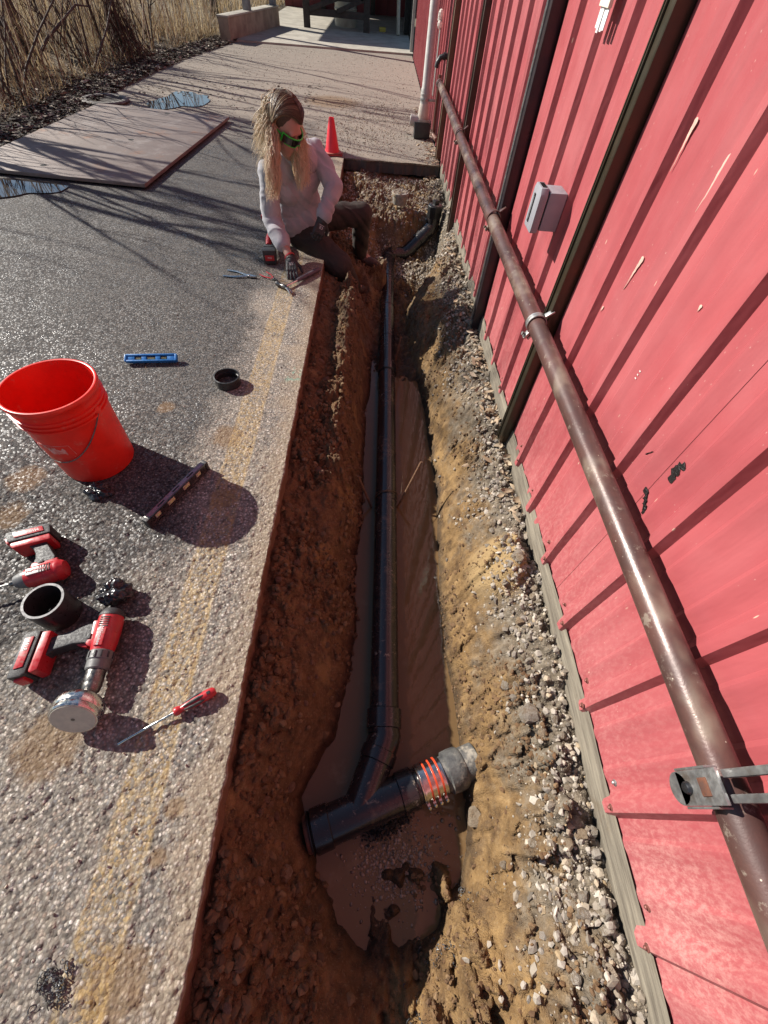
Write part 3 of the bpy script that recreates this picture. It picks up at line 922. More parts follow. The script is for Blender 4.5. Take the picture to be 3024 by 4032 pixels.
# upright channels fixed on the cladding
M_ch1 = simple('dark_channel_green', (.045, .044, .032), (.065, .045, .028), 5, .38, .5, dirt=(.15, .06, .028), dirt_amt=.25)
M_ch2 = simple('dark_channel_blue', (.022, .022, .030), (.045, .028, .030), 6, .38, .45)
M_ch3 = simple('dark_channel_brown', (.060, .035, .024), (.035, .022, .018), 6, .5, .3)
M_slot = simple('slot_dark', (.01, .01, .01), rough=.8)
def channel(label, y, zb, mat, w_=.052, d=.060, top=3.4):
    t = thing('wall_channel', label, 'channel', (WALL, y, zb), group='upright channels on the red wall')
    h = top - zb
    b = MB(); b.box((-d / 2 - .004, -w_ / 2 + .003, h / 2), (d, .006, h)); b.build('flange', mat, t, .0015)
    b = MB(); b.box((-d / 2 - .004, w_ / 2 - .003, h / 2), (d, .006, h)); b.build('flange', mat, t, .0015)
    b = MB(); b.box((-d - .001, 0, h / 2 + .002), (.006, w_ * .94, h)); b.build('web', mat, t, .0015)
    b = MB(); b.box((-d - .006, w_ / 2 - .012, h / 2 + .004), (.008, .006, h)); b.box((-d - .006, w_ / 2 - .004, h / 2 + .004), (.011, .005, h)); b.build('lip', M_zinc if mat is M_ch2 else mat, t, .001)
    return t
channel('dark green brown upright channel, nearest full one on the red wall', 1.475, -.055, M_ch1, .050, .046)
channel('blue black upright channel right of the grey outlet box', 2.50, -.085, M_ch2, .060, .055)
channel('slim dark brown upright channel second from the white downpipe', 4.12, -.14, M_ch3, .055, .05)
channel('brown upright channel nearest the white downpipe', 5.80, -.10, simple('rust_channel', (.12, .065, .032), (.06, .038, .025), 6, .6), .07, .05)

# grey outlet box
M_grey = simple('grey_plastic', (.27, .27, .295), (.24, .24, .265), 20, .42)
t = thing('outlet_box', 'grey plastic outlet box with hooded cover on the red wall', 'outlet box', (WALL, 1.80, .80))
b = MB(); b.box((-.052, 0, 0), (.064, .092, .118)); b.build('body', M_grey, t, .004)
b = MB(); b.box((-.088, 0, 0), (.006, .084, .112)); b.build('gasket', M_slot, t, .001)
b = MB(); b.prism([(-.046, -.068), (.046, -.068), (.05, -.06), (.05, .05), (.036, .068), (-.036, .068), (-.05, .05), (-.05, -.06)], -.014, .014)
o = b.build('cover', M_grey, t, .004); o.matrix_basis = Matrix.Translation((-.104, 0, 0)) @ Matrix(((0, 0, 1, 0), (1, 0, 0, 0), (0, 1, 0, 0), (0, 0, 0, 1)))
b = MB(); b.box((-.1195, .012, -.004), (.003, .016, .088)); b.build('window_slot', M_slot, t, .001)
b = MB(); b.box((-.1195, .012, -.004), (.0042, .004, .07)); b.build('latch', M_grey, t, .001)
for i in range(4):
    b = MB(); b.box((-.104, -.024 + i * .014, .0685), (.016, .004, .004)); b.build('vent_slot', M_slot, t)
# white hanging strip
t = thing('white_strip', 'white frayed plastic strip hanging on the red wall at the top edge', 'strip', (WALL, 1.94, 1.235))
b = MB(); b.box((-.036, 0, .32), (.012, .085, .58)); b.build('plate', simple('white_plastic', (.72, .70, .58), (.6, .58, .45), 10, .5), t, .002)
for i in range(4):
    b = MB(); b.box((-.034 + .002 * (i % 2), -.033 + i * .022, .012 - .004 * (i % 3)), (.004, .017, .050)); b.build('fringe', simple('white_fringe', (.8, .79, .78), rough=.6), t, .001)

# ------------------------------------------------------------------ brown pipe on clamps
n = NT('painted_pipe')
f = n.noise(7, 6, .7); f2 = n.noise(2.0, 4, .7, vec=n.mapping(scale=(2, 1.2, 2)))
c = n.mix(n.step(f, .35, .65), (.105, .050, .042), (.065, .034, .030))
c = n.mix(n.step(f2, .50, .66, 0, .62), c, (.27, .215, .165))
c = n.mix(n.step(n.noise(26, 6, .75), .58, .68, 0, .6), c, (.30, .25, .20))
c = n.mix(n.step(n.vor(40), .03, .07, .85, 0), c, (.52, .45, .36))
M_bpipe = n.done(c, n.step(n.noise(14, 5), .3, .7, .27, .46), .12, n.bump(n.noise(180, 4, .6), .12, .003))
PX, PZ, PR_ = .612, .548, .031
t = thing('wall_pipe', 'rusty brown steel pipe running along the red wall', 'pipe', (PX, -.9, PZ))
b = MB(); ys = np.linspace(0, 6.85, 90)
b.tube([(.004 * math.sin(y * 1.3), y, .006 * math.sin(y * .9 + 1) - .006 * (y / 6.9)) for y in ys], PR_, 28)
b.build('pipe_run', M_bpipe, t)
b = MB(); b.lathe([(.036, 0), (.036, .07), (.032, .075)], (0, 6.85, -.002), (0, 1, 0), 24); b.lathe([(.034, 0), (.034, .02)], (0, 6.80, -.002), (0, 1, 0), 24); b.build('pipe_coupling', M_bpipe, t, .001)
for (yc) in (1.455, 2.46, 4.06):
    c_ = thing('pipe_clamp', {1.455: 'cream splashed pipe clamp on the nearest full channel', 2.46: 'rusty pipe clamp at the blue black channel', 4.06: 'pipe clamp farthest along the brown wall pipe'}[yc], 'clamp', (PX, yc, PZ), group='clamps holding the wall pipe')
    mm = M_zinc if yc < 2 else M_bpipe
    b = MB(); b.lathe([(.0325, -.012), (.0365, -.012), (.0365, .012), (.0325, .012)], (0, 0, 0), (0, 1, 0), 28, True); b.build('band', mm, c_)
    b = MB(); b.box((-.020, 0, -.042), (.010, .022, .034), (0, R(30), 0)); b.box((-.006, 0, -.044), (.008, .022, .034), (0, R(30), 0)); b.build('ear', mm, c_, .001)
    b = MB(); b.tube([(-.038, 0, -.040), (.012, 0, -.052)], .0035, 8); b.lathe([(.007, 0), (.007, .005)], (-.040, 0, -.040), (1, 0, -.25), 6); b.build('bolt', mm, c_)
    b = MB(); b.box((.036, 0, .040), (.034, .020, .006), (0, R(-38), 0)); b.build('tail', mm, c_, .001)
# near strut with its clamp
t = thing('strut_bracket', 'galvanised strut bracket gripping the nearest stretch of brown pipe', 'bracket', (PX, .028, PZ))
b = MB(); b.box((-.041, 0, .004), (.006, .050, .098)); b.lathe([(.025, -.003), (.025, .003)], (-.041, 0, -.045), (1, 0, 0), 24); b.build('plate', M_zinc, t, .0015)
b = MB(); b.box((-.0448, 0, .018), (.003, .026, .020)); b.build('plate_window', simple('rust_patch', (.15, .055, .028), (.08, .04, .03), 60, .7), t, .002)
b = MB(); b.lathe([(.010, 0), (.010, .003), (.0075, .007), (0, .008)], (-.044, 0, -.022), (-1, 0, 0), 16); b.build('bolt', simple('dark_bolt', (.08, .08, .085), rough=.35, metal=.8), t)
b = MB(); b.box((-.020, -.0275, -.01), (.042, .004, .075)); b.build('side_plate', M_zinc, t, .001)
b = MB(); b.box((-.020, .0275, -.01), (.042, .004, .075)); b.build('side_plate', M_zinc, t, .001)
for s_ in (-1, 1):
    b = MB(); b.box((.018, s_ * .0205, 1.35), (.098, .004, 2.60)); b.box((-.030, s_ * .0165, 1.35), (.004, .011, 2.60)); b.box((-.024, s_ * .012, 1.35), (.012, .003, 2.60)); b.build('strut_side', M_zinc, t, .001)
b = MB(); b.box((.064, 0, 1.35), (.005, .037, 2.60)); b.build('strut_back', M_slot, t)

# ------------------------------------------------------------------ white downpipe, far
M_white = simple('white_pvc', (.44, .43, .41), (.33, .32, .30), 6, .45, dirt=(.30, .22, .17), dirt_amt=.4)
M_blackp = simple('black_plastic', (.018, .018, .02), (.03, .03, .03), 30, .45)
t = thing('downpipe', 'white round downpipe standing in a black boot beside the wall', 'downpipe', (.525, 6.58, 0))
b = MB(); b.lathe([(.052, .30), (.052, .42), (.046, .43), (.046, 3.4)], (0, 0, 0), (0, 0, 1), 24); b.build('pipe_run', M_white, t)
b = MB(); b.lathe([(.055, .37), (.055, .385), (.050, .39)], (0, 0, 0), (0, 0, 1), 24); b.build('collar', M_white, t)
b = MB(); b.lathe([(.068, .15), (.066, .19), (.053, .30), (.05, .31)], (0, 0, 0), (0, 0, 1), 24); b.build('reducer', simple('dirty_pvc', (.46, .33, .26), (.55, .5, .43), 8, .5), t)
b = MB(); b.lathe([(.048, -.05), (.052, -.04), (.052, .055), (.048, .06)], (-.09, .0, .15), (-1, .1, .1), 22); b.build('side_stub', M_white, t)
b = MB(); b.box((0, 0, .072), (.19, .16, .142)); b.build('boot', M_blackp, t, .018)
b = MB(); b.box((0, -.001, .146), (.198, .168, .014)); b.build('boot_rim', M_blackp, t, .004)
b = MB(); b.box((.01, -.072, .160), (.13, .008, .03)); b.build('strap', M_zinc, t, .002)
b = MB(); b.box((.10, -.03, .335), (.14, .006, .022)); b.lathe([(.0535, .325), (.055, .325), (.055, .347), (.0535, .347)], (0, 0, 0), (0, 0, 1), 24, True); b.build('wall_strap', M_zinc, t, .001)
t = thing('copper_pipe', 'thin rusty pipe with an elbow beside the downpipe boot', 'pipe', (.64, 6.32, .11))
M_rustp = simple('rust_pipe', (.13, .06, .04), (.08, .04, .03), 30, .5, .3)
b = MB(); b.tube([(0, 0, 0), (0, 0, .46)], .018, 14); b.build('pipe_run', M_rustp, t)
b = MB(); b.tube([(0, 0, .03), (0, 0, 0), (.004, -.02, -.022), (.012, -.05, -.028), (.03, -.17, -.028)], .023, 14); b.build('elbow', M_rustp, t)
t = thing('metal_flashing', 'silver flashing strip with torn white end behind the downpipe', 'flashing', (.64, 6.92, .36))
b = MB(); b.box((0, 0, .27), (.008, .10, .62)); b.build('strip', M_zinc, t, .002)
b = MB()
for i in range(7): b.ball((-.01, random.uniform(-.05, .05), .55 + random.uniform(-.05, .04)), .03, (1, .8, 1.2), n=7, m=5)
b.build('torn_end', simple('white_foam', (.8, .78, .7), rough=.8), t, smooth=False)
t = thing('hose_bib', 'small dark spout poking out of the red wall above the clamp row', 'spout', (WALL - .03, 5.95, .74))
b = MB(); b.tube([(.02, 0, 0), (-.05, 0, 0), (-.085, 0, -.01), (-.11, 0, -.05), (-.115, 0, -.08)], .022, 12); b.build('spout', M_blackp, t)
b = MB(); b.lathe([(.028, 0), (.028, .02)], (-.035, 0, 0), (-1, 0, 0), 14); b.build('collar', M_blackp, t)
b = MB(); b.box((.66, 6.03, .45), (.01, .055, .46)); tag(b.build('red_trim', simple('red_trim', (.30, .06, .07), rough=.5), None, .002), 'short red trim board fixed beside the brown channel', 'trim')
# ================================================================== DRAIN IN THE TRENCH
n = NT('black_abs')
c = n.mix(n.noise(9, 5, .6), (.012, .012, .015), (.020, .018, .018))
dst = n.math('MULTIPLY', n.step(n.noise(38, 6, .8), .57, .68), n.step(n.noise(5, 3), .42, .58))
c = n.mix(n.math('MULTIPLY', dst, .85), c, (.30, .24, .18))
c = n.mix(n.step(n.noise(6, 6, .75, vec=n.mapping(loc=(5, 1, 2))), .55, .70, 0, .55), c, (.13, .09, .06))
M_abs = n.done(c, n.math('ADD', .24, n.math('MULTIPLY', dst, .5)), 0, n.bump(n.noise(120, 3), .05, .003), Specular_IOR_Level=.55)
M_joint = simple('joint_black', (.008, .008, .009), rough=.5)
dr = thing('drain_pipe', 'black plastic drain line lying along the trench with wye and capped riser', 'drain pipe', (0, 0, 0))
PZ0 = -.425
def px(y): return .107 + .0085 * y
b = MB(); b.tube([(px(y), y, PZ0 - .002 * y) for y in np.linspace(.23, 4.31, 60)], .0572, 36); b.build('main_pipe', M_abs, dr)
def hub(o_, d, L, r, name='coupling', r2=None):
    b = MB(); b.lathe([(r * .93, 0), (r, .003), (r, L - .003), (r * .93, L)], o_, d, 36); return b.build(name, M_abs, dr)
for (y, L) in ((2.47, .085), (2.90, .012), (3.36, .012), (3.86, .02)):
    hub((px(y), y, PZ0 - .002 * y), (.0085, 1, -.002), L, .0655 if L > .05 else .0605)
# near wye
ub = Vector((.94, .341, 0)).normalized()
C0 = Vector((.02, -.012, PZ0))
A = C0 - ub * .150; Bp = C0 + ub * .255
b = MB(); b.tube([C0 - ub * .105, C0 + ub * .175], .0615, 36); b.build('wye_body', M_abs, dr)
hub(C0 - ub * .160, ub, .062, .0675, 'wye_hub'); hub(C0 + ub * .150, ub, .062, .0675, 'wye_hub')
b = MB(); b.lathe([(.001, 0), (.052, 0), (.056, .006), (.056, .045)], C0 - ub * .185, ub, 32); b.build('end_plug', simple('red_brown_plug', (.15, .06, .04), (.05, .035, .03), 40, .5), dr)
for k in range(3):
    b = MB(); b.lathe([(.057, 0), (.064, .003), (.064, .007), (.057, .010)], C0 - ub * (.172 - k * .013), ub, 32); b.build('plug_ring', M_joint, dr)
E1 = Vector((.098, .185, PZ0)); d1_ = (E1 - C0).normalized()
b = MB(); b.tube([C0 + d1_ * .01, E1 + d1_ * -.045], .0605, 36); b.build('wye_branch', M_abs, dr)
hub(E1 - d1_ * .052, d1_, .045, .0665, 'wye_hub')
pts = [E1 - d1_ * .01, E1 + d1_ * .018, E1 + d1_ * .03 + Vector((.003, .012, 0)), Vector((.108, .235, PZ0)), Vector((.109, .26, PZ0))]
b = MB(); b.tube(pts, .0618, 36); b.build('bend', M_abs, dr)
hub((.1085, .243, PZ0), (.0085, 1, 0), .072, .0672, 'bend_hub')
# shielded coupling
S0 = C0 + ub * .212
b = MB(); b.tube([S0 - ub * .008, S0 + ub * .02], .0572, 32); b.build('pipe_stub', M_abs, dr)
n = NT('steel_sleeve'); M_steel = n.done(n.mix(n.noise(30, 4), (.62, .60, .57), (.45, .42, .38)), .22, 1.0, n.bump(n.noise(60, 3), .06, .003))
M_band = simple('orange_band', (.62, .075, .025), (.5, .05, .02), 60, .35, .1)
b = MB(); prof_ = [(.058, 0)]
for k in range(8): prof_ += [(.0635, .003 + k * .0115), (.0622, .008 + k * .0115)]
prof_ += [(.0635, .095), (.058, .097)]
b.lathe(prof_, S0 + ub * .012, ub, 36); b.build('steel_sleeve', M_steel, dr)
for k in range(4):
    q = S0 + ub * (.020 + k * .0225)
    b = MB(); b.lathe([(.0632, 0), (.0655, .0005), (.0655, .0065), (.0632, .007)], q, ub, 36, True); b.build('clamp_band', M_band if k != 0 else M_steel, dr)
    sd_ = ub.cross(Vector((0, 0, 1))).normalized()
    pb = q + ub * .004 + sd_ * .062 + Vector((0, 0, .014))
    b = MB(); b.box(pb, (.010, .016, .012), (0, 0, math.atan2(ub.y, ub.x))); b.lathe([(.0065, -.004), (.0065, .010), (.004, .012)], pb + sd_ * .008, sd_ * .6 + Vector((0, 0, .8)), 8); b.build('clamp_bolt', M_steel, dr)
# old clay pipe coming out of the bank
M_clay = simple('old_cast_pipe', (.10, .10, .095), (.04, .04, .042), 28, .6, bump=.5, bscale=120, dirt=(.36, .32, .26), dirt_amt=.35)
t = thing('old_pipe_stub', 'old grey mortar crusted pipe end sticking out of the sunlit bank', 'pipe', S0 + ub * .105)
b = MB(); b.tube([Vector((0, 0, 0)), ub * .03, ub * .14], [.058, .06, .062], 30); b.build('pipe_barrel', M_clay, t)
b = MB(); b.lathe([(.060, .018), (.069, .022), (.071, .05), (.070, .075), (.064, .085)], (0, 0, 0), ub, 30); b.build('socket_bell', M_clay, t)
# far elbow, slope and riser
e0 = Vector((px(4.31), 4.31, PZ0 - .009))
pp = [e0, e0 + Vector((.003, .045, 0)), e0 + Vector((.018, .075, .002)), e0 + Vector((.05, .093, .004)), e0 + Vector((.085, .10, .006))]
b = MB(); b.tube(pp, .0625, 32); b.build('elbow', M_abs, dr)
hub(e0 - Vector((0, .03, 0)), (0, 1, 0), .045, .067, 'elbow_hub')
f0 = Vector(pp[-1])
hub(f0 - Vector((.02, 0, 0)), (1, .12, 0), .055, .067, 'elbow_hub')
g0 = f0 + Vector((.09, .012, .004)); g1_ = Vector((.535, 4.52, -.235))
b = MB(); b.tube([f0, f0 + Vector((.05, .006, 0)), g0 + Vector((-.01, 0, 0)), g0 + (g1_ - g0) * .12, g0 + (g1_ - g0) * .3], .061, 32); b.build('bend', M_abs, dr)
b = MB(); b.tube([g0 + (g1_ - g0) * .15, g1_], .0575, 32); b.build('slope_pipe', M_abs, dr)
dd = (g1_ - g0).normalized()
hub(g0 + (g1_ - g0) * .55, dd, .05, .066)
g2_ = Vector((.562, 4.545, -.175))
b = MB(); b.tube([g1_ - dd * .05, g1_, (g1_ + g2_) / 2 + Vector((.008, .004, -.012)), g2_, g2_ + Vector((0, 0, .05))], .061, 32); b.build('bend', M_abs, dr)
b = MB(); b.lathe([(.060, 0), (.068, .004), (.068, .05), (.072, .052), (.072, .095), (.066, .10), (.066, .085)], g2_ + Vector((0, 0, .03)), (0, 0, 1), 8); b.build('riser_adapter', M_joint, dr, .003)
b = MB(); b.lathe([(.062, 0), (.062, .018), (.05, .022)], g2_ + Vector((0, 0, .115)), (0, 0, 1), 28); b.build('cleanout_plug', M_abs, dr)
b = MB(); b.box(g2_ + Vector((0, 0, .150)), (.046, .046, .034), (0, 0, .5)); b.build('plug_nut', M_joint, dr, .006)

# stakes and tie wire
M_rebar = simple('rusty_rebar', (.22, .12, .065), (.11, .055, .03), 60, .85, .2, bump=.5, bscale=300)
def stake(label, a, c_):
    t = thing('rebar_stake', label, 'stake', a, group='rebar stakes beside the drain line')
    a, c_ = Vector(a), Vector(c_)
    b = MB(); b.tube([(0, 0, 0), c_ - a], .0062, 10); b.build('bar', M_rebar, t)
    b = MB()
    L = (c_ - a).length
    for i in range(int(L / .012)):
        b.lathe([(.0062, 0), (.0074, .0018), (.0062, .0036)], (c_ - a) * (i * .012 / L), c_ - a, 8)
    b.build('rib', M_rebar, t)
    return t
stake('light rusty rebar stake leaning right of the drain pipe', (.165, 1.335, -.55), (.286, 1.435, -.20))
stake('dark rebar stake leaning into the left bank across from the tie wire', (.045, 1.345, -.5), (-.035, 1.38, -.27))
stake('thin rebar stake beside the upper stretch of drain pipe', (.185, 2.66, -.5), (.225, 2.80, -.33))
M_wire = simple('tie_wire', (.16, .11, .07), rough=.5, metal=.6)
t = thing('tie_wire', 'thin tie wire looped over the drain pipe at the stakes', 'wire', (px(1.37), 1.37, PZ0))
for k in range(3):
    b = MB(); b.tube([(.061 * math.cos(a), .012 * k - .012 + .01 * math.sin(a * 1.3 + k), .061 * math.sin(a)) for a in np.linspace(-.5, math.pi + .5, 22)] + [(-.085, .01 * k, -.02)], .0013, 5); b.build('loop', M_wire, t)
b = MB(); b.tube([(.05, -.03, .035), (.075, -.02, .06), (.08, .03, .075), (.085, .08, .06), (.088, .10, .07)], .0011, 5); b.build('tail', M_wire, t)

# concrete plug standing on the far gravel
t = thing('cleanout_cap', 'grey mud stained round cap standing on the far gravel shelf', 'cap', (.232, 4.70, -.105))
M_cap = simple('grey_cap', (.30, .285, .25), (.17, .155, .135), 30, .8, dirt=(.33, .24, .14), dirt_amt=.6, bump=.3)
b = MB(); b.lathe([(.060, 0), (.066, .01), (.070, .075), (.066, .08)], n=30); b.build('barrel', M_cap, t)
b = MB(); b.lathe([(.072, .07), (.080, .073), (.081, .09), (.078, .094), (.0, .096)], n=30); b.build('rim', M_cap, t)
k = 130; a = RNG.uniform(0, 6.3, k); rr_ = .072 * np.sqrt(RNG.uniform(0, 1, k)); sz = RNG.uniform(.003, .008, k)
v, f = pebbles(np.stack([rr_ * np.cos(a), rr_ * np.sin(a), .096 + sz * .4], -1), sz)
o = link('cap_gravel', np_mesh('cap_gravel', v, f), M_gravel, t); tag(o, kind='stuff')

# foam and floating crumbs round the wye
n = NT('foam'); M_foam = n.done(n.mix(n.island(), (.10, .07, .05), (.27, .20, .145)), .2, 0, None, Specular_IOR_Level=.6)
k = 1500
ex = np.concatenate([RNG.normal(.14, .06, 1100), RNG.normal(.24, .07, 400)]); ey = np.concatenate([RNG.normal(-.16, .055, 1100), RNG.normal(-.10, .08, 400)])
sz = .002 + .0085 * RNG.uniform(0, 1, k) ** 3
m = soil_z(ex, ey) < WATER_Z
v, f = pebbles(np.stack([ex, ey, np.full(k, WATER_Z)], -1)[m], sz[m])
v[:, 2] = WATER_Z + (v[:, 2] - WATER_Z) * .45
o = link('water_foam', np_mesh('water_foam', v, f, True), M_foam)
tag(o, 'brown bubbles and crumbs floating on the muddy water by the wye', 'foam', kind='stuff')
k = 900
ex = RNG.normal(.125, .035, k); ey = RNG.normal(-.050, .014, k) + (ex - .115) * .36
sz = RNG.uniform(.002, .006, k)
v, f = pebbles(np.stack([ex, ey, WATER_Z + .004 + RNG.uniform(0, .03, k) * np.exp(-((ex - .115) / .05) ** 2)], -1), sz)
n = NT('black_crumbs'); M_crumb = n.done((.012, .010, .009), .5)
o = link('pipe_shavings', np_mesh('pipe_shavings', v, f), M_crumb)
tag(o, 'heap of black plastic crumbs in the water below the wye', 'shavings', kind='stuff')
# curly cutting shavings on the near bank
M_shav = simple('shaving_black', (.03, .032, .036), (.10, .105, .11), 60, .35)
def shavings(label, cx, cy, r, k, zf=None):
    b = MB()
    for i in range(k):
        x, y = cx + random.gauss(0, r), cy + random.gauss(0, r)
        z = float(soil_z(np.array([x]), np.array([y]))[0]) + .006 if zf is None else zf
        a0 = random.uniform(0, 6.3); rr = random.uniform(.003, .008); p = []
        for j in range(9):
            a = a0 + j * .7
            p.append((x + rr * math.cos(a) + j * .0013 * math.cos(a0), y + rr * math.sin(a) + j * .0013 * math.sin(a0), z + .003 * math.sin(a * 1.7) + .003))
        b.tube(p, .0013, 4, flat=.35)
    return tag(b.build('plastic_shavings', M_shav), label, 'shavings', kind='stuff')
shavings('curly black plastic shavings on the sunlit bank just below the water', .27, -.33, .022, 34)
shavings('small tuft of black shavings low on the lit near bank', .20, -.46, .022, 26)
shavings('few black shavings on the bank right of the water', .365, -.22, .012, 12)
shavings('melted looking clump of black shavings on the near asphalt', -.62, -.30, .018, 46, .004)
# ================================================================== THINGS ON THE ASPHALT
M_redp = simple('tool_red', (.42, .018, .024), (.34, .014, .02), 40, .38, dirt=(.25, .17, .13), dirt_amt=.12)
M_blk = simple('tool_black', (.022, .022, .024), (.035, .034, .034), 60, .55, bump=.25, bscale=600, dirt=(.16, .12, .09), dirt_amt=.15)
M_gry = simple('tool_grey', (.13, .13, .125), (.10, .10, .10), 40, .5)
M_chrome = simple('chrome', (.62, .60, .57), (.5, .48, .45), 60, .22, 1.0)
M_dsteel = simple('dark_steel', (.20, .19, .18), (.12, .115, .11), 60, .35, .9)
M_print = simple('white_print', (.72, .68, .66), rough=.5)

# ---- bucket
n = NT('bucket_red')
c = n.mix(n.step(n.noise(12, 5, .7), .35, .7), (.74, .024, .012), (.62, .020, .011))
c = n.mix(n.step(n.noise(20, 6, .75, vec=n.mapping(loc=(1, 4, 2))), .57, .70, 0, .45), c, (.55, .22, .16))
n.b.inputs['Subsurface Weight'].default_value = 0
M_bucket = n.done(c, .36, 0, n.bump(n.noise(9, 3), .06, .01))
t = thing('bucket', 'open red plastic bucket with wire handle on the asphalt', 'bucket', (-1.112, 1.187, .0), (0, 0, 0))
H_, r0, r1 = .370, .1315, .148
def rad(z): return r0 + (r1 - r0) * z / H_
prof_o = [(.0, .008), (r0 - .012, .008), (r0 - .006, 0), (r0, .004), (r0 + .0008, .012)]
prof_o += [(rad(z), z) for z in np.linspace(.03, .268, 9)]
for z in (.278, .296, .314):
    prof_o += [(rad(z) + .001, z - .004), (rad(z) + .0075, z - .002), (rad(z) + .0075, z + .004), (rad(z) + .0012, z + .006)]
prof_o += [(rad(.345), .345), (r1 + .006, .352), (r1 + .0075, .362), (r1 + .005, .3695), (r1 + .001, .3705), (r1 - .0022, .369)]
prof_i = [(rad(z) - .0028, z) for z in np.linspace(.350, .012, 12)] + [(.0, .011)]
b = MB(); b.lathe(prof_o + prof_i, n=72); b.build('shell', M_bucket, t, angle=50)
M_wirez = simple('handle_wire', (.20, .19, .18), (.10, .08, .07), 60, .4, .8)
ea = R(-12)
hx, hy = math.cos(ea), math.sin(ea)
fx, fy = hy, -hx          # front side, towards the near left
pts = []
for a in np.linspace(0, math.pi, 40):
    s_, c_ = math.sin(a), math.cos(a)
    q = c_ * .160
    off = (.166 ** 2 - min(abs(q), .155) ** 2) ** .5 * s_ ** .35 if s_ > .01 else 0
    zz_ = .292 - .165 * s_
    rr = rad(zz_) + .006
    lat = q * rr / .160
    off = math.sqrt(max(rr ** 2 - lat ** 2, 0))
    pts.append((hx * lat + fx * off, hy * lat + fy * off, zz_))
b = MB(); b.tube(pts, .0021, 8); b.build('handle', M_wirez, t)
for s_ in (-1, 1):
    b = MB(); b.lathe([(.015, 0), (.015, .004), (.008, .008), (0, .008)], (hx * s_ * (rad(.29) + .001), hy * s_ * (rad(.29) + .001), .292), (hx * s_, hy * s_, 0), 14); b.build('handle_ear', M_bucket, t)
def curved_patch(az0, az1, z0, z1, name, mat, cut=0, k=14):
    b = MB(); vs, fs = [], []
    for i in range(k + 1):
        a = az0 + (az1 - az0) * i / k
        lo = z0 + cut * random.random(); hi = z1 - cut * random.random()
        for z in (lo, hi):
            rr = rad(z) + .0009
            vs.append((rr * math.cos(a), rr * math.sin(a), z))
    for i in range(k): fs.append((2 * i, 2 * i + 2, 2 * i + 3, 2 * i + 1))
    b.add(vs, fs); return b.build(name, mat, t)
M_stick = simple('torn_sticker', (.70, .36, .32), (.62, .15, .12), 40, .6)
curved_patch(R(-104), R(-80), .163, .202, 'sticker', M_stick, .012)
curved_patch(R(-112), R(-92), .176, .213, 'sticker', M_stick, .03)
b = MB(); b.tube([((rad(.212) + .001) * math.cos(a), (rad(.212) + .001) * math.sin(a), .212) for a in np.linspace(R(-118), R(-72), 16)] + [((rad(.165) + .001) * math.cos(R(-70)), (rad(.165) + .001) * math.sin(R(-70)), .165)], .0007, 5); b.build('sticker_outline', M_stick, t)

# ---- crumpled gloves
n = NT('nitrile'); M_nit = n.done((.016, .016, .018), .30, 0, n.bump(n.noise(45, 3, .6), .35, .01), Specular_IOR_Level=.6)
def crumple(name, label, loc, s, seed, rotz):
    bm = bmesh.new(); bmesh.ops.create_icosphere(bm, subdivisions=5, radius=1)
    P = np.array([v.co[:] for v in bm.verts])
    q = P * 2.1 + seed
    f1 = np.abs(fbm(q[:, 0] + q[:, 2] * .7, q[:, 1] - q[:, 2] * .4, 3, 200 + int(seed)) - .5) * 2
    f2 = np.abs(fbm(q[:, 0] * 2.3 - q[:, 2], q[:, 1] * 2.3 + q[:, 2] * 1.3, 3, 300 + int(seed)) - .5) * 2
    lob = fbm(P[:, 0] * 1.6 + seed * 3, P[:, 1] * 1.6 + P[:, 2], 2, 400)
    rr = .72 + .42 * f1 + .16 * f2 + .75 * (lob - .5)
    P = P * rr[:, None] * np.array(s)
    P[:, 2] = np.maximum(P[:, 2] - P[:, 2].min() * .55, .001 + 0 * P[:, 2])
    for v, p in zip(bm.verts, P): v.co = p
    me = bpy.data.meshes.new(name); bm.to_mesh(me); bm.free()
    me.polygons.foreach_set('use_smooth', [True] * len(me.polygons)); me.set_sharp_from_angle(angle=R(32))
    o = link(name, me, M_nit); o.location = loc; o.rotation_euler = (0, 0, rotz)
    return tag(o, label, 'glove', 'crumpled black gloves')
crumple('disposable_glove', 'crumpled black disposable glove at the foot of the red bucket', (-1.045, 1.005, 0), (.062, .040, .030), 1.3, R(-12))
crumple('disposable_glove', 'crumpled black disposable glove right of the pipe offcut', (-.815, .575, 0), (.052, .046, .040), 4.1, R(20))

# ---- levels
M_blue = simple('level_blue', (.025, .19, .50), (.02, .15, .42), 40, .35)
M_vial = simple('vial', (.55, .62, .25), rough=.15)
M_alu = simple('level_alu', (.40, .36, .37), (.3, .27, .28), 40, .35, .6)
t = thing('torpedo_level', 'short blue torpedo level lying on the damp asphalt', 'level', (-1.112, 1.859, .004), (0, 0, math.atan2(.03, .237)))
L = .118
def lvl_body(L, h, windows, wd):
    """side plate of a level with openings: bars between windows"""
    b = MB()
    b.box((0, 0, .004), (2 * L, wd, .008)); b.box((0, 0, h - .004), (2 * L, wd, .008))
    xs = [-L] + [e for (a, c) in windows for e in (a, c)] + [L]
    for i in range(0, len(xs), 2):
        b.box(((xs[i] + xs[i + 1]) / 2, 0, h / 2), (xs[i + 1] - xs[i], wd * .72, h - .014))
    return b
W3 = [(-.078, -.045), (-.022, .022), (.045, .078)]
b = lvl_body(L, .040, W3, .022); o = b.build('body', M_blue, t, .002); o.rotation_euler = (R(-62), 0, 0); o.location = (0, -.016, .012)
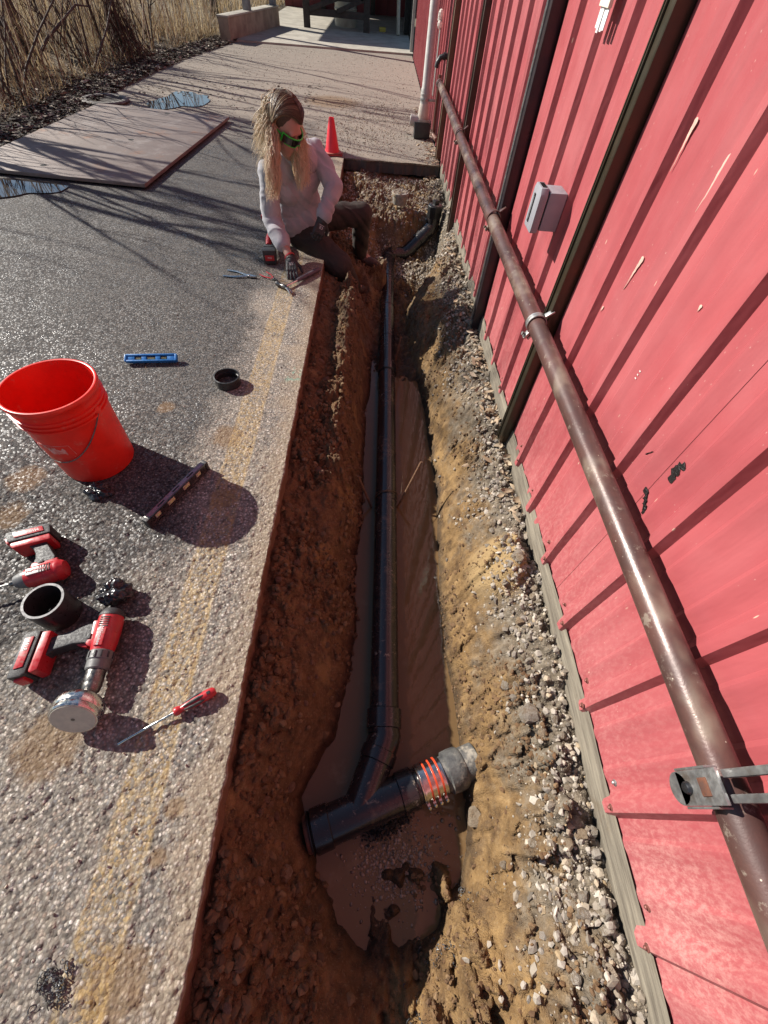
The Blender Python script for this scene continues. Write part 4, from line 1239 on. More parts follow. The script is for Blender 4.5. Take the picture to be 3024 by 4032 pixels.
for (a, c_) in W3:
    b = MB(); b.tube([(a + .005, 0, .020), (c_ - .005, 0, .020)], .0055, 10); o = b.build('vial', M_vial, t); o.rotation_euler = (R(-62), 0, 0); o.location = (0, -.016, .012)
    b = MB(); b.box(((a + c_) / 2, .008, .020), (c_ - a, .002, .022)); o = b.build('window_back', M_slot, t); o.rotation_euler = (R(-62), 0, 0); o.location = (0, -.016, .012)
for s_ in (-1, 1):
    b = MB(); b.box((s_ * (L + .003), 0, .020), (.012, .024, .038)); o = b.build('end_cap', M_blue, t, .005); o.rotation_euler = (R(-62), 0, 0); o.location = (0, -.016, .012)
b = MB(); b.box((0, 0, .0405), (2 * L - .01, .010, .002)); o = b.build('edge_strip', M_alu, t); o.rotation_euler = (R(-62), 0, 0); o.location = (0, -.016, .012)
t = thing('box_level', 'long dark box level lying across the shadow of the bucket', 'level', (-.7325, 1.0045, .0), (0, 0, math.atan2(.287, .133)))
L = .158
W5 = [(-.128, -.098), (-.062, -.022), (.022, .062), (.098, .128)]
b = lvl_body(L, .046, W5, .024); b.build('body', M_dsteel, t, .0015)
for (a, c_) in W5:
    b = MB(); b.box(((a + c_) / 2, 0, .023), (c_ - a - .004, .014, .024)); b.build('vial_block', simple('vial_block', (.50, .40, .34), (.62, .55, .4), 60, .25), t, .004)
    b = MB(); b.tube([(a + .007, -.008, .023), (c_ - .007, -.008, .023)], .004, 8); b.build('vial', M_vial, t)
for s_ in (-1, 1):
    b = MB(); b.box((s_ * (L + .004), 0, .023), (.014, .027, .048)); b.build('end_cap', M_blk, t, .003)
b = MB(); b.box((0, 0, .0468), (2 * L - .02, .016, .0016)); b.build('top_strip', simple('level_rosy_reflection', (.30, .19, .21), (.24, .15, .17), 40, .3, .5), t)  # rosy reflection on the level's top, painted into the strip's colour
for xx in (-.08, 0, .08):
    b = MB(); b.box((xx, 0, .0478), (.035, .006, .001)); b.build('strip_slot', M_slot, t)

# ---- plastic rings
M_abs2 = simple('ring_black', (.018, .018, .019), (.03, .03, .03), 40, .38, dirt=(.2, .17, .14), dirt_amt=.1)
t = thing('pipe_ring', 'short black pipe coupling ring alone on the asphalt by the yellow line', 'pipe ring', (-.700, 1.722, 0))
b = MB(); b.lathe([(.0605, 0), (.0605, .047), (.0565, .048), (.0560, .030), (.0535, .029), (.0535, .019), (.0560, .018), (.0565, 0)], n=48, closed=True); b.build('ring', M_abs2, t)
b = MB(); b.lathe([(.0605, .040), (.0625, .041), (.0625, .047), (.0605, .0475)], n=48, closed=True); b.build('ring_lip', M_abs2, t)
t = thing('pipe_offcut', 'short black pipe offcut standing open between the two red tools', 'pipe offcut', (-.962, .508, 0))
b = MB(); b.lathe([(.058, .001), (.0583, .104), (.0575, .106), (.0508, .106), (.050, .104), (.050, .001)], n=48, closed=True); b.build('tube_wall', M_abs2, t)
b = MB(); b.lathe([(.0507, .1062), (.0577, .1062), (.0577, .1066), (.0507, .1066)], n=48, closed=True); b.build('cut_rim', simple('cut_rim', (.10, .10, .105), (.14, .14, .145), 40, .5), t)

# ---- cordless tools
def battery(t, y0, big=True):
    L, H2 = (.058, .052) if big else (.046, .045)
    b = MB(); b.prism([(-.052, y0 + .0), (.062, y0 + .0), (.066, y0 - .016), (.060, y0 - .024), (-.055, y0 - .024)], .004, .070); b.build('battery_foot', M_redp, t, .005)
    b = MB(); b.prism([(-.060, y0 - .026), (.064, y0 - .026), (.070, y0 - .036), (.066, y0 - .070), (-.058, y0 - .070), (-.066, y0 - .060)], .002, .074); b.build('battery_pack', M_blk, t, .006)
    b = MB(); b.box((.0, y0 - .048, .0755), (.088, .022, .003)); b.build('battery_label', M_redp, t, .001)
    text('battery_print', 'M18', .016, M_print, t, Matrix.Translation((-.018, y0 - .048, .0775)))
    b = MB(); b.box((.072, y0 - .044, .040), (.010, .026, .044)); b.build('battery_latch', M_redp, t, .004)
    for k in range(4):
        b = MB(); b.box((-.03 + k * .02, y0 - .0715, .04), (.010, .003, .05)); b.build('battery_rib', M_gry, t)
def drill(name, label, loc, rz, kind, tilt=(0, 0)):
    t = thing(name, label, 'power tool', loc, (tilt[0], tilt[1], rz))
    zc = .037
    x0, x1 = (-.075, .050) if kind == 'drill' else (-.055, .050)
    b = MB(); b.lathe([(.012, x0 - .006), (.028, x0 - .004), (.0345, x0 + .010), (.036, -.02), (.035, .02), (.031, x1)], (0, 0, zc), (1, 0, 0), 28); b.build('motor_housing', M_redp, t)
    b = MB(); b.lathe([(.012, x0 - .009), (.027, x0 - .007), (.034, x0 + .004), (.0362, x0 + .010), (.036, x0 + .016)], (0, 0, zc), (1, 0, 0), 28); b.build('rear_cap', M_blk if kind == 'drill' else M_redp, t)
    for k in range(5):
        b = MB(); b.box((x0 + .026 + k * .007, .0, zc + .0335), (.003, .026, .005)); b.build('vent_slot', M_slot, t)
    b = MB(); b.box((.012, 0.0, zc + .0335), (.052, .024, .005)); b.build('name_plate', M_print if kind != 'drill' else M_redp, t, .001)
    text('name_print', 'Milwaukee', .0135, M_print if kind == 'drill' else M_redp, t, Matrix.Translation((.008, 0, zc + .0366)) @ Matrix.Rotation(math.pi if kind == 'x' else 0, 4, 'Z'), .25)
    hy_ = -.145 if kind == 'drill' else -.118
    b = MB(); b.prism([(-.034, -.020), (.020, -.026), (.026, -.034), (.014, -.052), (.008, -.08), (.010, hy_ + .01), (.020, hy_ - .002), (-.034, hy_ - .002), (-.038, -.09), (-.044, -.05)], zc - .020, zc + .020); b.build('grip', M_blk, t, .009, seg=3)
    b = MB(); b.prism([(-.046, -.018), (.030, -.018), (.036, -.030), (.026, -.045), (-.0, -.036), (-.046, -.040)], zc - .0225, zc + .0225); b.build('red_collar', M_redp, t, .006)
    b = MB(); b.prism([(.014, -.046), (.034, -.042), (.030, -.060), (.022, -.078), (.010, -.078)], zc - .010, zc + .010); b.build('trigger', M_redp if kind == 'drill' else M_blk, t, .004)
    b = MB(); b.box((.004, -.038, zc + .0235), (.016, .010, .004)); b.build('switch', M_blk, t, .001)
    if kind == 'drill':
        b = MB(); b.lathe([(.030, .046), (.034, .050), (.034, .072), (.031, .076), (.031, .098), (.028, .102)], (0, 0, zc), (1, 0, 0), 28); b.build('torque_collar', M_gry, t)
        for k in range(12):
            a = k * math.pi / 6
            b = MB(); b.box((.061, .0345 * math.cos(a), zc + .0345 * math.sin(a)), (.018, .004, .004), (a, 0, 0)); b.build('collar_grip', M_blk, t)
        b = MB(); b.lathe([(.024, .10), (.0255, .104), (.0255, .134), (.0245, .138), (.0255, .141), (.022, .160), (.012, .170)], (0, 0, zc), (1, 0, 0), 28); b.build('chuck', M_dsteel, t)
        b = MB(); b.lathe([(.0045, .16), (.0045, .19)], (0, 0, zc), (1, 0, 0), 8); b.lathe([(.010, .182), (.010, .190)], (0, 0, zc), (1, 0, 0), 6); b.build('arbor', M_chrome, t)
    elif kind == 'impact':
        b = MB(); b.lathe([(.031, .046), (.030, .056), (.024, .075), (.020, .084), (.012, .088)], (0, 0, zc), (1, 0, 0), 28); b.build('nose', M_gry, t)
        b = MB(); b.lathe([(.009, .084), (.010, .098), (.007, .102)], (0, 0, zc), (1, 0, 0), 16); b.build('collet', M_dsteel, t)
        b = MB(); b.lathe([(.0035, .098), (.0035, .21)], (0, 0, zc), (1, 0, 0), 6); b.build('bit', M_dsteel, t)
    battery(t, hy_)
    par = {c.name.split('.')[0]: c for c in t.children}
    shr = Matrix(((1, -.26, 0, -.006), (0, 1, 0, 0), (0, 0, 1, 0), (0, 0, 0, 1)))
    for ch in t.children:
        if ch.name.split('.')[0] in ('grip', 'battery_foot', 'battery_pack', 'battery_label', 'battery_print', 'battery_latch', 'battery_rib'):
            ch.data.transform(shr)
    for ch in list(t.children):
        k = ch.name.split('.')[0]
        if k in ('battery_label', 'battery_print', 'battery_latch', 'battery_rib'): ch.parent = par['battery_pack']
        if k in ('vent_slot', 'name_plate', 'name_print', 'switch'): ch.parent = par['motor_housing']
        if k == 'collar_grip': ch.parent = par['torque_collar']
    return t
drill('drill_driver', 'red and black cordless drill with a round steel cup in its chuck', (-.772, .425, .005), R(-84), 'drill')
drill('impact_driver', 'red and black cordless impact driver lying above the pipe offcut', (-1.05, .630, .002), R(203), 'impact')
# the steel cup the drill holds
M_cupface = simple('cup_face', (.50, .47, .38), (.42, .40, .33), 50, .55, .2)
ax = Vector((.12, -.84, .40)).normalized()
t = thing('steel_cup', 'round polished steel cup disc resting at the tip of the drill', 'disc', Vector((-.757, .214, .0615)))
b = MB(); b.lathe([(.010, -.030), (.048, -.028), (.060, -.020), (.0635, -.010), (.0635, .004), (.060, .009), (.061, .012), (.061, .022), (.058, .026), (.050, .026)], (0, 0, 0), ax, 48); b.build('shell', M_chrome, t)
b = MB(); b.lathe([(.0, .0275), (.054, .0275), (.0555, .0255)], (0, 0, 0), ax, 48); b.build('face', M_cupface, t)
b = MB(); b.lathe([(.0, .0280), (.005, .0280), (.005, .027)], (0, 0, 0), ax, 16); b.build('pilot_hole', M_dsteel, t)
x_, y_, _ = frame_for(ax)
b = MB(); b.lathe([(.0, .0642), (.004, .0642), (.004, .062)], ax * -.002, (x_ * .9 + y_ * .1).normalized(), 12); b.build('side_hole', M_slot, t)

# ---- screwdriver
t = thing('screwdriver', 'flat screwdriver with red and black handle pointing at the drill', 'screwdriver', (-.648, .141, .0), (0, 0, math.atan2(.142, .236)))
L = .275
b = MB(); b.tube([(0, 0, .006), (.012, 0, .008), (.02, 0, .010), (.155, 0, .016)], [.0042, .0042, .0038, .0038], 12); b.build('shaft', M_chrome, t)
b = MB(); b.lathe([(.010, 0), (.0125, .004), (.0125, .012), (.0085, .020), (.0115, .034), (.0148, .062), (.0150, .095), (.0130, .112), (.008, .118), (0, .119)], (.152, 0, .0165), (1, 0, 0), 20); b.build('handle', M_redp, t)
for s_ in (-1, 0, 1):
    b = MB(); b.tube([(.180, s_ * .0085, .0165 + (.008 if s_ == 0 else .0035) + .0025), (.200, s_ * .0098, .0165 + (.010 if s_ == 0 else .0045) + .0025), (.225, s_ * .0115, .0165 + (.0115 if s_ == 0 else .006) + .003), (.240, s_ * .0105, .0165 + (.0105 if s_ == 0 else .005) + .002)], [.002, .005, .005, .002], 8); b.build('grip_inlay', M_blk, t)
b = MB(); b.box((.252, 0, .0295), (.010, .009, .005)); b.build('hang_hole', M_slot, t, .001)

# ---- hammer, pliers
t = thing('claw_hammer', 'claw hammer with dark rubber grip beside the gloved hand', 'hammer', (-.56, 2.703, .0), (0, 0, math.atan2(.265, .192)))
b = MB(); b.tube([(.0, 0, .016), (.13, 0, .016)], .0085, 12, flat=.75); b.build('shaft', M_chrome, t)
b = MB(); b.tube([(.115, 0, .016), (.13, 0, .017), (.20, 0, .018), (.27, 0, .0185), (.325, 0, .018), (.335, 0, .017)], [.011, .0135, .015, .0145, .0165, .012], 14, flat=.8); b.build('grip', simple('purple_grip', (.10, .075, .09), (.07, .055, .07), 40, .6), t)
b = MB(); b.lathe([(.011, -.070), (.0145, -.068), (.0145, -.050), (.010, -.042), (.0105, -.025), (.013, -.012), (.013, .012), (.009, .02)], (0, 0, .017), (0, -1, 0), 18); b.build('head', M_dsteel, t)
for s_ in (-1, 1):
    b = MB(); b.tube([(0, -.012, .017), (s_ * .004 - .004, -.035, .018), (s_ * .008 - .012, -.058, .016), (s_ * .011 - .024, -.080, .010)], [.010, .009, .007, .003], 10, flat=.6); b.build('claw', M_chrome, t)
def pliers(label, loc, rz, mat, s, op):
    t = thing('pliers', label, 'pliers', loc, (0, 0, rz), group='pliers on the asphalt')
    for q in (-1, 1):
        b = MB(); b.tube([(0, 0, .008), (-.03 * s, q * .012 * s, .008), (-.08 * s, q * (.02 + op) * s, .008), (-.14 * s, q * (.018 + op * 1.5) * s, .008)], [.005 * s, .006 * s, .0062 * s, .005 * s], 10, flat=.7); b.build('handle', mat, t)
        b = MB(); b.prism([(-.012 * s, q * .010 * s), (.012 * s, q * .011 * s), (.045 * s, q * .004 * s), (.045 * s, q * .001 * s), (-.012 * s, q * .0005)], .003, .013); b.build('jaw', M_dsteel if mat is not M_chrome else M_chrome, t, .001)
    b = MB(); b.lathe([(.006 * s, .002), (.006 * s, .0155), (0, .016)], n=12); b.build('pivot', M_chrome, t)
    return t
pliers('pair of silver locking pliers lying apart on the asphalt left of the tools', (-.81, 2.835, 0), R(-8), M_chrome, 1.15, .012)
pliers('red handled pliers lying next to the hammer head', (-.645, 2.815, 0), R(-40), M_redp, .78, .012)
# ---- two power tools behind her
t = thing('cordless_saw', 'red cordless tool with black battery facing the camera beside her hip', 'power tool', (-.70, 3.02, 0), (0, 0, R(8)))
b = MB(); b.box((0, .035, .048), (.088, .066, .088)); b.build('battery_pack', M_blk, t, .010)
b = MB(); b.box((0, -.0005, .046), (.060, .006, .034)); b.build('battery_label', M_redp, t, .002)
text('battery_print', 'M18', .014, M_print, t, Matrix.Translation((0, -.0042, .048)) @ Matrix.Rotation(math.pi / 2, 4, 'X'))
b = MB(); b.box((0, .075, .056), (.080, .030, .080)); b.build('battery_foot', M_blk, t, .008)
b = MB(); b.tube([(0, .085, .06), (.008, .15, .066), (.02, .20, .06), (.03, .30, .05)], [.030, .024, .032, .030], 16); b.build('grip', M_blk, t)
b = MB(); b.tube([(-.006, .10, .085), (.0, .16, .100), (.015, .22, .092), (.03, .30, .075), (.04, .36, .06)], [.016, .022, .034, .036, .028], 18); b.build('motor_housing', M_redp, t)
t = thing('cordless_grinder', 'end of a red topped cordless tool lying behind her hip', 'power tool', (-.83, 3.655, 0), (0, 0, R(-10)))
b = MB(); b.tube([(0, 0, .042), (.06, .02, .042), (.16, .04, .040), (.26, .06, .038)], [.030, .036, .032, .028], 18); b.build('motor_housing', M_blk, t)
b = MB(); b.prism([(-.030, -.028), (.05, -.022), (.05, .04), (-.030, .034)], .055, .084); b.build('red_cap', M_redp, t, .008)
# ---- cone
n = NT('cone_red'); M_cone = n.done(n.mix(n.noise(9, 4), (.75, .022, .040), (.66, .018, .035)), .42)
t = thing('traffic_cone', 'small red traffic cone at the far corner of the trench', 'traffic cone', (-.475, 5.66, 0.004), (0, 0, R(12)))
b = MB(); b.prism([(-.085, -.095), (.085, -.095), (.095, -.085), (.095, .085), (.085, .095), (-.085, .095), (-.095, .085), (-.095, -.085)], 0, .010); o = b.build('base_plate', simple('cone_base', (.40, .03, .035), (.3, .06, .05), 20, .6, dirt=(.3, .2, .15), dirt_amt=.3), t, .002); 
b = MB(); b.prism([(-.08, -.09), (.08, -.09), (.09, -.08), (.09, .08), (.08, .09), (-.08, .09), (-.09, .08), (-.09, -.08)], .012, .021); o = b.build('base_plate', simple('cone_base2', (.38, .12, .09), (.3, .06, .05), 20, .6, dirt=(.3, .2, .15), dirt_amt=.3), t, .002); o.rotation_euler = (0, 0, R(9))
b = MB(); b.lathe([(.074, .021), (.072, .028), (.027, .278), (.025, .284), (.020, .284), (.019, .27)], n=40); b.build('cone_shell', M_cone, t)
# ---- steel road plate
n = NT('road_plate')
c = n.mix(n.noise(1.6, 6, .7), (.205, .16, .135), (.13, .105, .095))
c = n.mix(n.step(n.noise(5, 6, .75), .5, .68, 0, .6), c, (.27, .24, .22))
c = n.mix(n.step(n.noise(2.6, 5, .7, vec=n.mapping(loc=(3, 1, 0))), .56, .7, 0, .5), c, (.27, .12, .055))
M_plate = n.done(c, .62, .15, n.bump(n.noise(40, 5, .7), .2, .004))
ang = math.atan2(6.771 - 4.389, -1.77 + 1.943)
t = thing('road_plate', 'large rusty steel road plate lying flat on the driveway', 'steel plate', (-2.625, 5.49, .0), (0, 0, ang - math.pi / 2))
b = MB(); b.box((0, 0, .028), (1.55, 2.40, .026)); b.build('plate', M_plate, t, .003)
M_hole = simple('hole', (.01, .01, .01), rough=.9)
for (x, y) in ((-.18, -1.0), (.16, -.05), (.1, 1.05)):
    b = MB(); b.lathe([(.0, .0416), (.028, .0416), (.028, .0405)], (x, y, 0), n=18); b.build('lifting_hole', M_hole, t)
b = MB(); b.box((.0, 0, .008), (1.2, 2.0, .012)); b.build('shim', M_hole, t)
# ---- round cover in the leaves
t = thing('drain_cover', 'worn round rim lying in leaf litter behind the steel plate', 'cover', (-3.36, 7.05, .01))
M_rub = simple('worn_rubber', (.22, .205, .18), (.10, .09, .08), 12, .8)
b = MB(); b.lathe([(.24, .0), (.27, .0), (.275, .012), (.26, .024), (.21, .024), (.20, .016), (.20, .0)], n=40, closed=True); b.build('rim', M_rub, t)
b = MB(); b.lathe([(.0, .012), (.20, .014), (.205, .01)], n=40); b.build('centre', simple('rim_centre', (.06, .05, .04), rough=.9), t)
# ================================================================== PERSON
PB = Vector((-.53, 3.42, 0.0))
person = thing('person', 'person in grey sweatshirt, dark trousers and green framed glasses sitting on the cut edge', 'person', PB)
def V3(*a): return Vector(a)
def fused(name, prims, voxel, mat, parent=person, smooth=4, fold=0, fscale=18, fdir=None):
    b = MB()
    for p in prims:
        if p[0] == 'cap':
            a, c, r0, r1 = Vector(p[1]), Vector(p[2]), p[3], p[4]
            k = 6
            b.tube([a.lerp(c, i / k) for i in range(k + 1)], [r0 + (r1 - r0) * i / k for i in range(k + 1)], 16)
            b.ball(a, r0 * .995, n=16, m=10); b.ball(c, r1 * .995, n=16, m=10)
        else:
            b.ball(p[1], 1, p[2], p[3] if len(p) > 3 else None, n=20, m=14)
    me = b.mesh(name, smooth=False)
    tmp = bpy.data.objects.new(name + '_tmp', me); COL.objects.link(tmp)
    m = tmp.modifiers.new('r', 'REMESH'); m.mode = 'VOXEL'; m.voxel_size = voxel
    if smooth:
        s = tmp.modifiers.new('s', 'SMOOTH'); s.iterations = smooth; s.factor = .5
    dg = bpy.context.evaluated_depsgraph_get()
    me2 = bpy.data.meshes.new_from_object(tmp.evaluated_get(dg))
    bpy.data.objects.remove(tmp)
    nv = len(me2.vertices)
    P = np.empty(nv * 3, np.float32); me2.vertices.foreach_get('co', P); P = P.reshape(-1, 3)
    if fold:
        N = np.empty(nv * 3, np.float32); me2.vertices.foreach_get('normal', N); N = N.reshape(-1, 3)
        u = P[:, 0] * .8 + P[:, 2] * .9 + P[:, 1] * .5; v = P[:, 1] * .8 - P[:, 0] * .5 + P[:, 2] * .4
        wv = fbm(u * fscale * .4, v * fscale * .4, 3, 77)
        f = np.abs(fbm(u * fscale + wv * 3, v * fscale * .45, 3, 78) - .5) * 2
        P = P + N * ((.5 - f) * fold)[:, None].astype(np.float32)
    P = P - np.array(PB[:], np.float32)
    me2.vertices.foreach_set('co', P.ravel())
    me2.polygons.foreach_set('use_smooth', [True] * len(me2.polygons))
    me2.materials.clear(); me2.update()
    return link(name, me2, mat, parent)

n = NT('skin'); M_skin = n.done(n.mix(n.noise(25, 4), (.44, .265, .205), (.38, .21, .155)), .5, 0, n.bump(n.noise(200, 3), .1, .002))
n.b.inputs['Subsurface Weight'].default_value = .08
n = NT('sweatshirt')
c = n.mix(n.step(n.noise(7, 5, .6), .35, .7), (.36, .35, .375), (.29, .28, .30))
c = n.mix(n.step(n.noise(16, 5, .75), .6, .75, 0, .35), c, (.20, .175, .165))
M_shirt = n.done(c, .92, 0, n.bump(n.noise(320, 3), .3, .002), Sheen_Weight=.3)
n = NT('trousers')
c = n.mix(n.step(n.noise(6, 5, .6), .35, .7), (.040, .029, .022), (.028, .020, .016))
c = n.mix(n.step(n.noise(11, 5, .7), .58, .75, 0, .5), c, (.10, .075, .05))
M_trou = n.done(c, .85, 0, n.bump(n.noise(350, 3), .25, .002))
M_boot = simple('boot_leather', (.050, .024, .018), (.028, .015, .012), 20, .55, bump=.2)
M_sole = simple('boot_sole', (.020, .017, .015), rough=.8)
M_glove = simple('glove_black', (.020, .020, .022), (.030, .030, .032), 60, .6, bump=.4, bscale=500)
M_green = simple('frame_green', (.03, .50, .04), (.02, .42, .03), 40, .3)
n = NT('dark_lens'); M_lens = n.done((.012, .014, .014), .06, 0, None, Specular_IOR_Level=.8)

hipC = V3(-.535, 3.47, .125)
hipL, hipR = V3(-.455, 3.53, .125), V3(-.60, 3.42, .120)
kneeL, ankL = V3(-.095, 3.60, .150), V3(-.115, 3.81, -.205)
kneeR, ankR = V3(-.245, 3.20, -.050), V3(-.16, 3.47, -.320)
waist, chest, upch, neckb = V3(-.545, 3.415, .26), V3(-.535, 3.345, .40), V3(-.528, 3.305, .49), V3(-.518, 3.225, .570)
shR, shL = V3(-.665, 3.195, .470), V3(-.405, 3.425, .535)
elR, wrR = V3(-.690, 3.185, .215), V3(-.560, 2.985, .085)
elL, wrL = V3(-.268, 3.315, .385), V3(-.335, 3.165, .265)
sdir = (shL - shR).normalized()
hf = V3(.70, -.46, -.55).normalized()
hu = (V3(0, 0, 1) + hf * .55).normalized()
hl = hu.cross(hf).normalized()      # her left
hc = V3(-.520, 3.095, .700)
HR = Matrix((hf, hl, hu)).transposed()    # columns forward, left, up
def hp(a, b_, c): return hc + hf * a + hl * b_ + hu * c

body = [('ell', hp(-.012, 0, .030), (.090, .072, .084), HR), ('ell', hp(.030, 0, -.040), (.058, .055, .066), HR), ('ell', hp(.052, 0, -.088), (.026, .028, .022), HR),
        ('cap', hp(.078, 0, .012), hp(.098, 0, -.030), .009, .012), ('cap', hp(.072, -.012, -.060), hp(.072, .012, -.060), .010, .010), ('cap', hp(.072, -.010, -.070), hp(.072, .010, -.070), .010, .010),
        ('cap', hp(.066, -.032, .030), hp(.066, .032, .030), .014, .014), ('cap', hp(.060, -.038, -.022), hp(.050, -.045, -.035), .018, .016), ('cap', hp(.060, .038, -.022), hp(.050, .045, -.035), .018, .016),
        ('ell', hp(-.012, .076, -.010), (.020, .008, .030), HR), ('ell', hp(-.012, -.076, -.010), (.020, .008, .030), HR),
        ('cap', hp(-.020, 0, -.060), neckb, .050, .056), ('cap', neckb, upch, .054, .07), ('cap', upch - sdir * .07, upch + sdir * .07, .08, .08), ('cap', chest - sdir * .06, chest + sdir * .06, .09, .09),
        ('cap', upch, waist, .10, .09), ('cap', waist, hipC, .10, .10),
        ('cap', shR, elR, .044, .038), ('cap', elR, wrR, .038, .026), ('cap', shL, elL, .044, .038), ('cap', elL, wrL, .038, .026), ('cap', upch, shR, .06, .045), ('cap', upch, shL, .06, .045),
        ('cap', wrR, wrR + V3(.015, -.04, -.028), .024, .014), ('cap', wrL, wrL + V3(-.012, -.02, -.03), .024, .014),
        ('cap', hipC, hipL, .10, .08), ('cap', hipC, hipR, .10, .08), ('cap', hipL, kneeL, .074, .052), ('cap', kneeL, ankL, .05, .036), ('cap', hipR, kneeR, .074, .052), ('cap', kneeR, ankR, .05, .036),
        ('cap', ankL, ankL + V3(.10, -.01, -.055), .035, .03), ('cap', ankR, ankR + V3(.06, .07, -.045), .035, .03)]
fused('body', body, .0052, M_skin, smooth=3)

shirt = [('cap', upch - sdir * .085, upch + sdir * .085, .088, .088), ('cap', chest - sdir * .070, chest + sdir * .070, .112, .112), ('cap', chest, waist, .125, .118), ('cap', waist - sdir * .045, waist + sdir * .045, .120, .120),
         ('cap', waist, hipC + V3(.01, -.05, .045), .122, .128), ('cap', hipC + V3(.01, -.05, .045) - sdir * .05, hipC + V3(.01, -.05, .045) + sdir * .05, .118, .118),
         ('cap', upch, shR, .085, .055), ('cap', upch, shL, .085, .055), ('cap', neckb + V3(-.01, .03, -.03), upch, .068, .085),
         ('cap', shR, elR, .058, .055), ('cap', elR, elR.lerp(wrR, .62), .058, .047), ('cap', shL, elL, .058, .054), ('cap', elL, elL.lerp(wrL, .95), .056, .043)]
o = fused('sweatshirt', shirt, .0062, M_shirt, smooth=4, fold=.026, fscale=11)
a_, c_ = elR.lerp(wrR, .60), elR.lerp(wrR, .70)
fused('sleeve_cuff', [('cap', a_, c_, .043, .041)], .005, M_shirt, o, 2)
b = MB()
for k in range(9):   # little dark script on the chest
    q = upch + sdir * (.045 + .008 * k) + V3(.062, -.094, -.045) - PB
    b.tube([q, q + V3(.002, .0, .006 * ((k % 3) - .6)), q + sdir * .007], .0011, 4)
b.build('chest_print', simple('print_dark', (.05, .045, .05), rough=.9), o)

trou = [('cap', hipC - sdir * .05, hipC + sdir * .05, .118, .118), ('cap', hipC, hipL, .112, .098), ('cap', hipC, hipR, .112, .098), ('cap', hipL, kneeL, .092, .070), ('cap', kneeL, ankL, .068, .056), ('cap', ankL, ankL.lerp(kneeL, -.12), .056, .058),
        ('cap', hipR, kneeR, .100, .090), ('cap', kneeR, ankR, .086, .062)]
o = fused('trousers', trou, .0062, M_trou, smooth=3, fold=.018, fscale=12)
b = MB()
for k in range(3):
    q = ankL.lerp(kneeL, .12 + .13 * k) + V3(-.055, -.018, .0) - PB
    b.tube([q, q + V3(.004, -.006, -.022), q + V3(.018, -.018, -.036), q + V3(.034, -.022, -.044)], [.004, .006, .004, .001], 5, flat=.4)
b.build('frayed_cloth', simple('frayed_pale', (.34, .27, .18), rough=.9), o)

def boot(ank, toe, nm):
    d = (toe - ank); d.z = 0; d.normalize()
    base = ank + V3(0, 0, -.072)
    heel = base - d * .045; tip = base + d * .165
    o = fused(nm, [('cap', ank + V3(0, 0, .03), ank + V3(0, 0, -.03), .050, .052), ('cap', heel + V3(0, 0, .012), base + d * .03 + V3(0, 0, .03), .042, .050), ('cap', base + V3(0, 0, .03), base + d * .11 + V3(0, 0, .008), .050, .042), ('cap', base + d * .10 + V3(0, 0, .002), tip + d * -.03 + V3(0, 0, .002), .043, .036)], .005, M_boot, person, 3, .004, 20)
    sdv = d.cross(V3(0, 0, 1))
    out = []
    for a in np.linspace(0, 2 * math.pi, 28, endpoint=False):
        t_ = math.cos(a); wd = .047 * (1 - .18 * t_ * t_)
        out.append(base + d * (.060 + .118 * t_) + sdv * (wd * math.sin(a)) + V3(0, 0, -.034) - PB)
    b = MB(); nn = len(out)
    b.add([tuple(p) for p in out] + [tuple(p + V3(0, 0, .018)) for p in out], [tuple(range(nn - 1, -1, -1)), tuple(range(nn, 2 * nn))] + [(i, (i + 1) % nn, nn + (i + 1) % nn, nn + i) for i in range(nn)])
    b.build('sole', M_sole, o)
    return o
boot(ankL, V3(.085, 3.78, -.29), 'boot')
boot(ankR, ankR + V3(.12, .14, 0), 'boot')

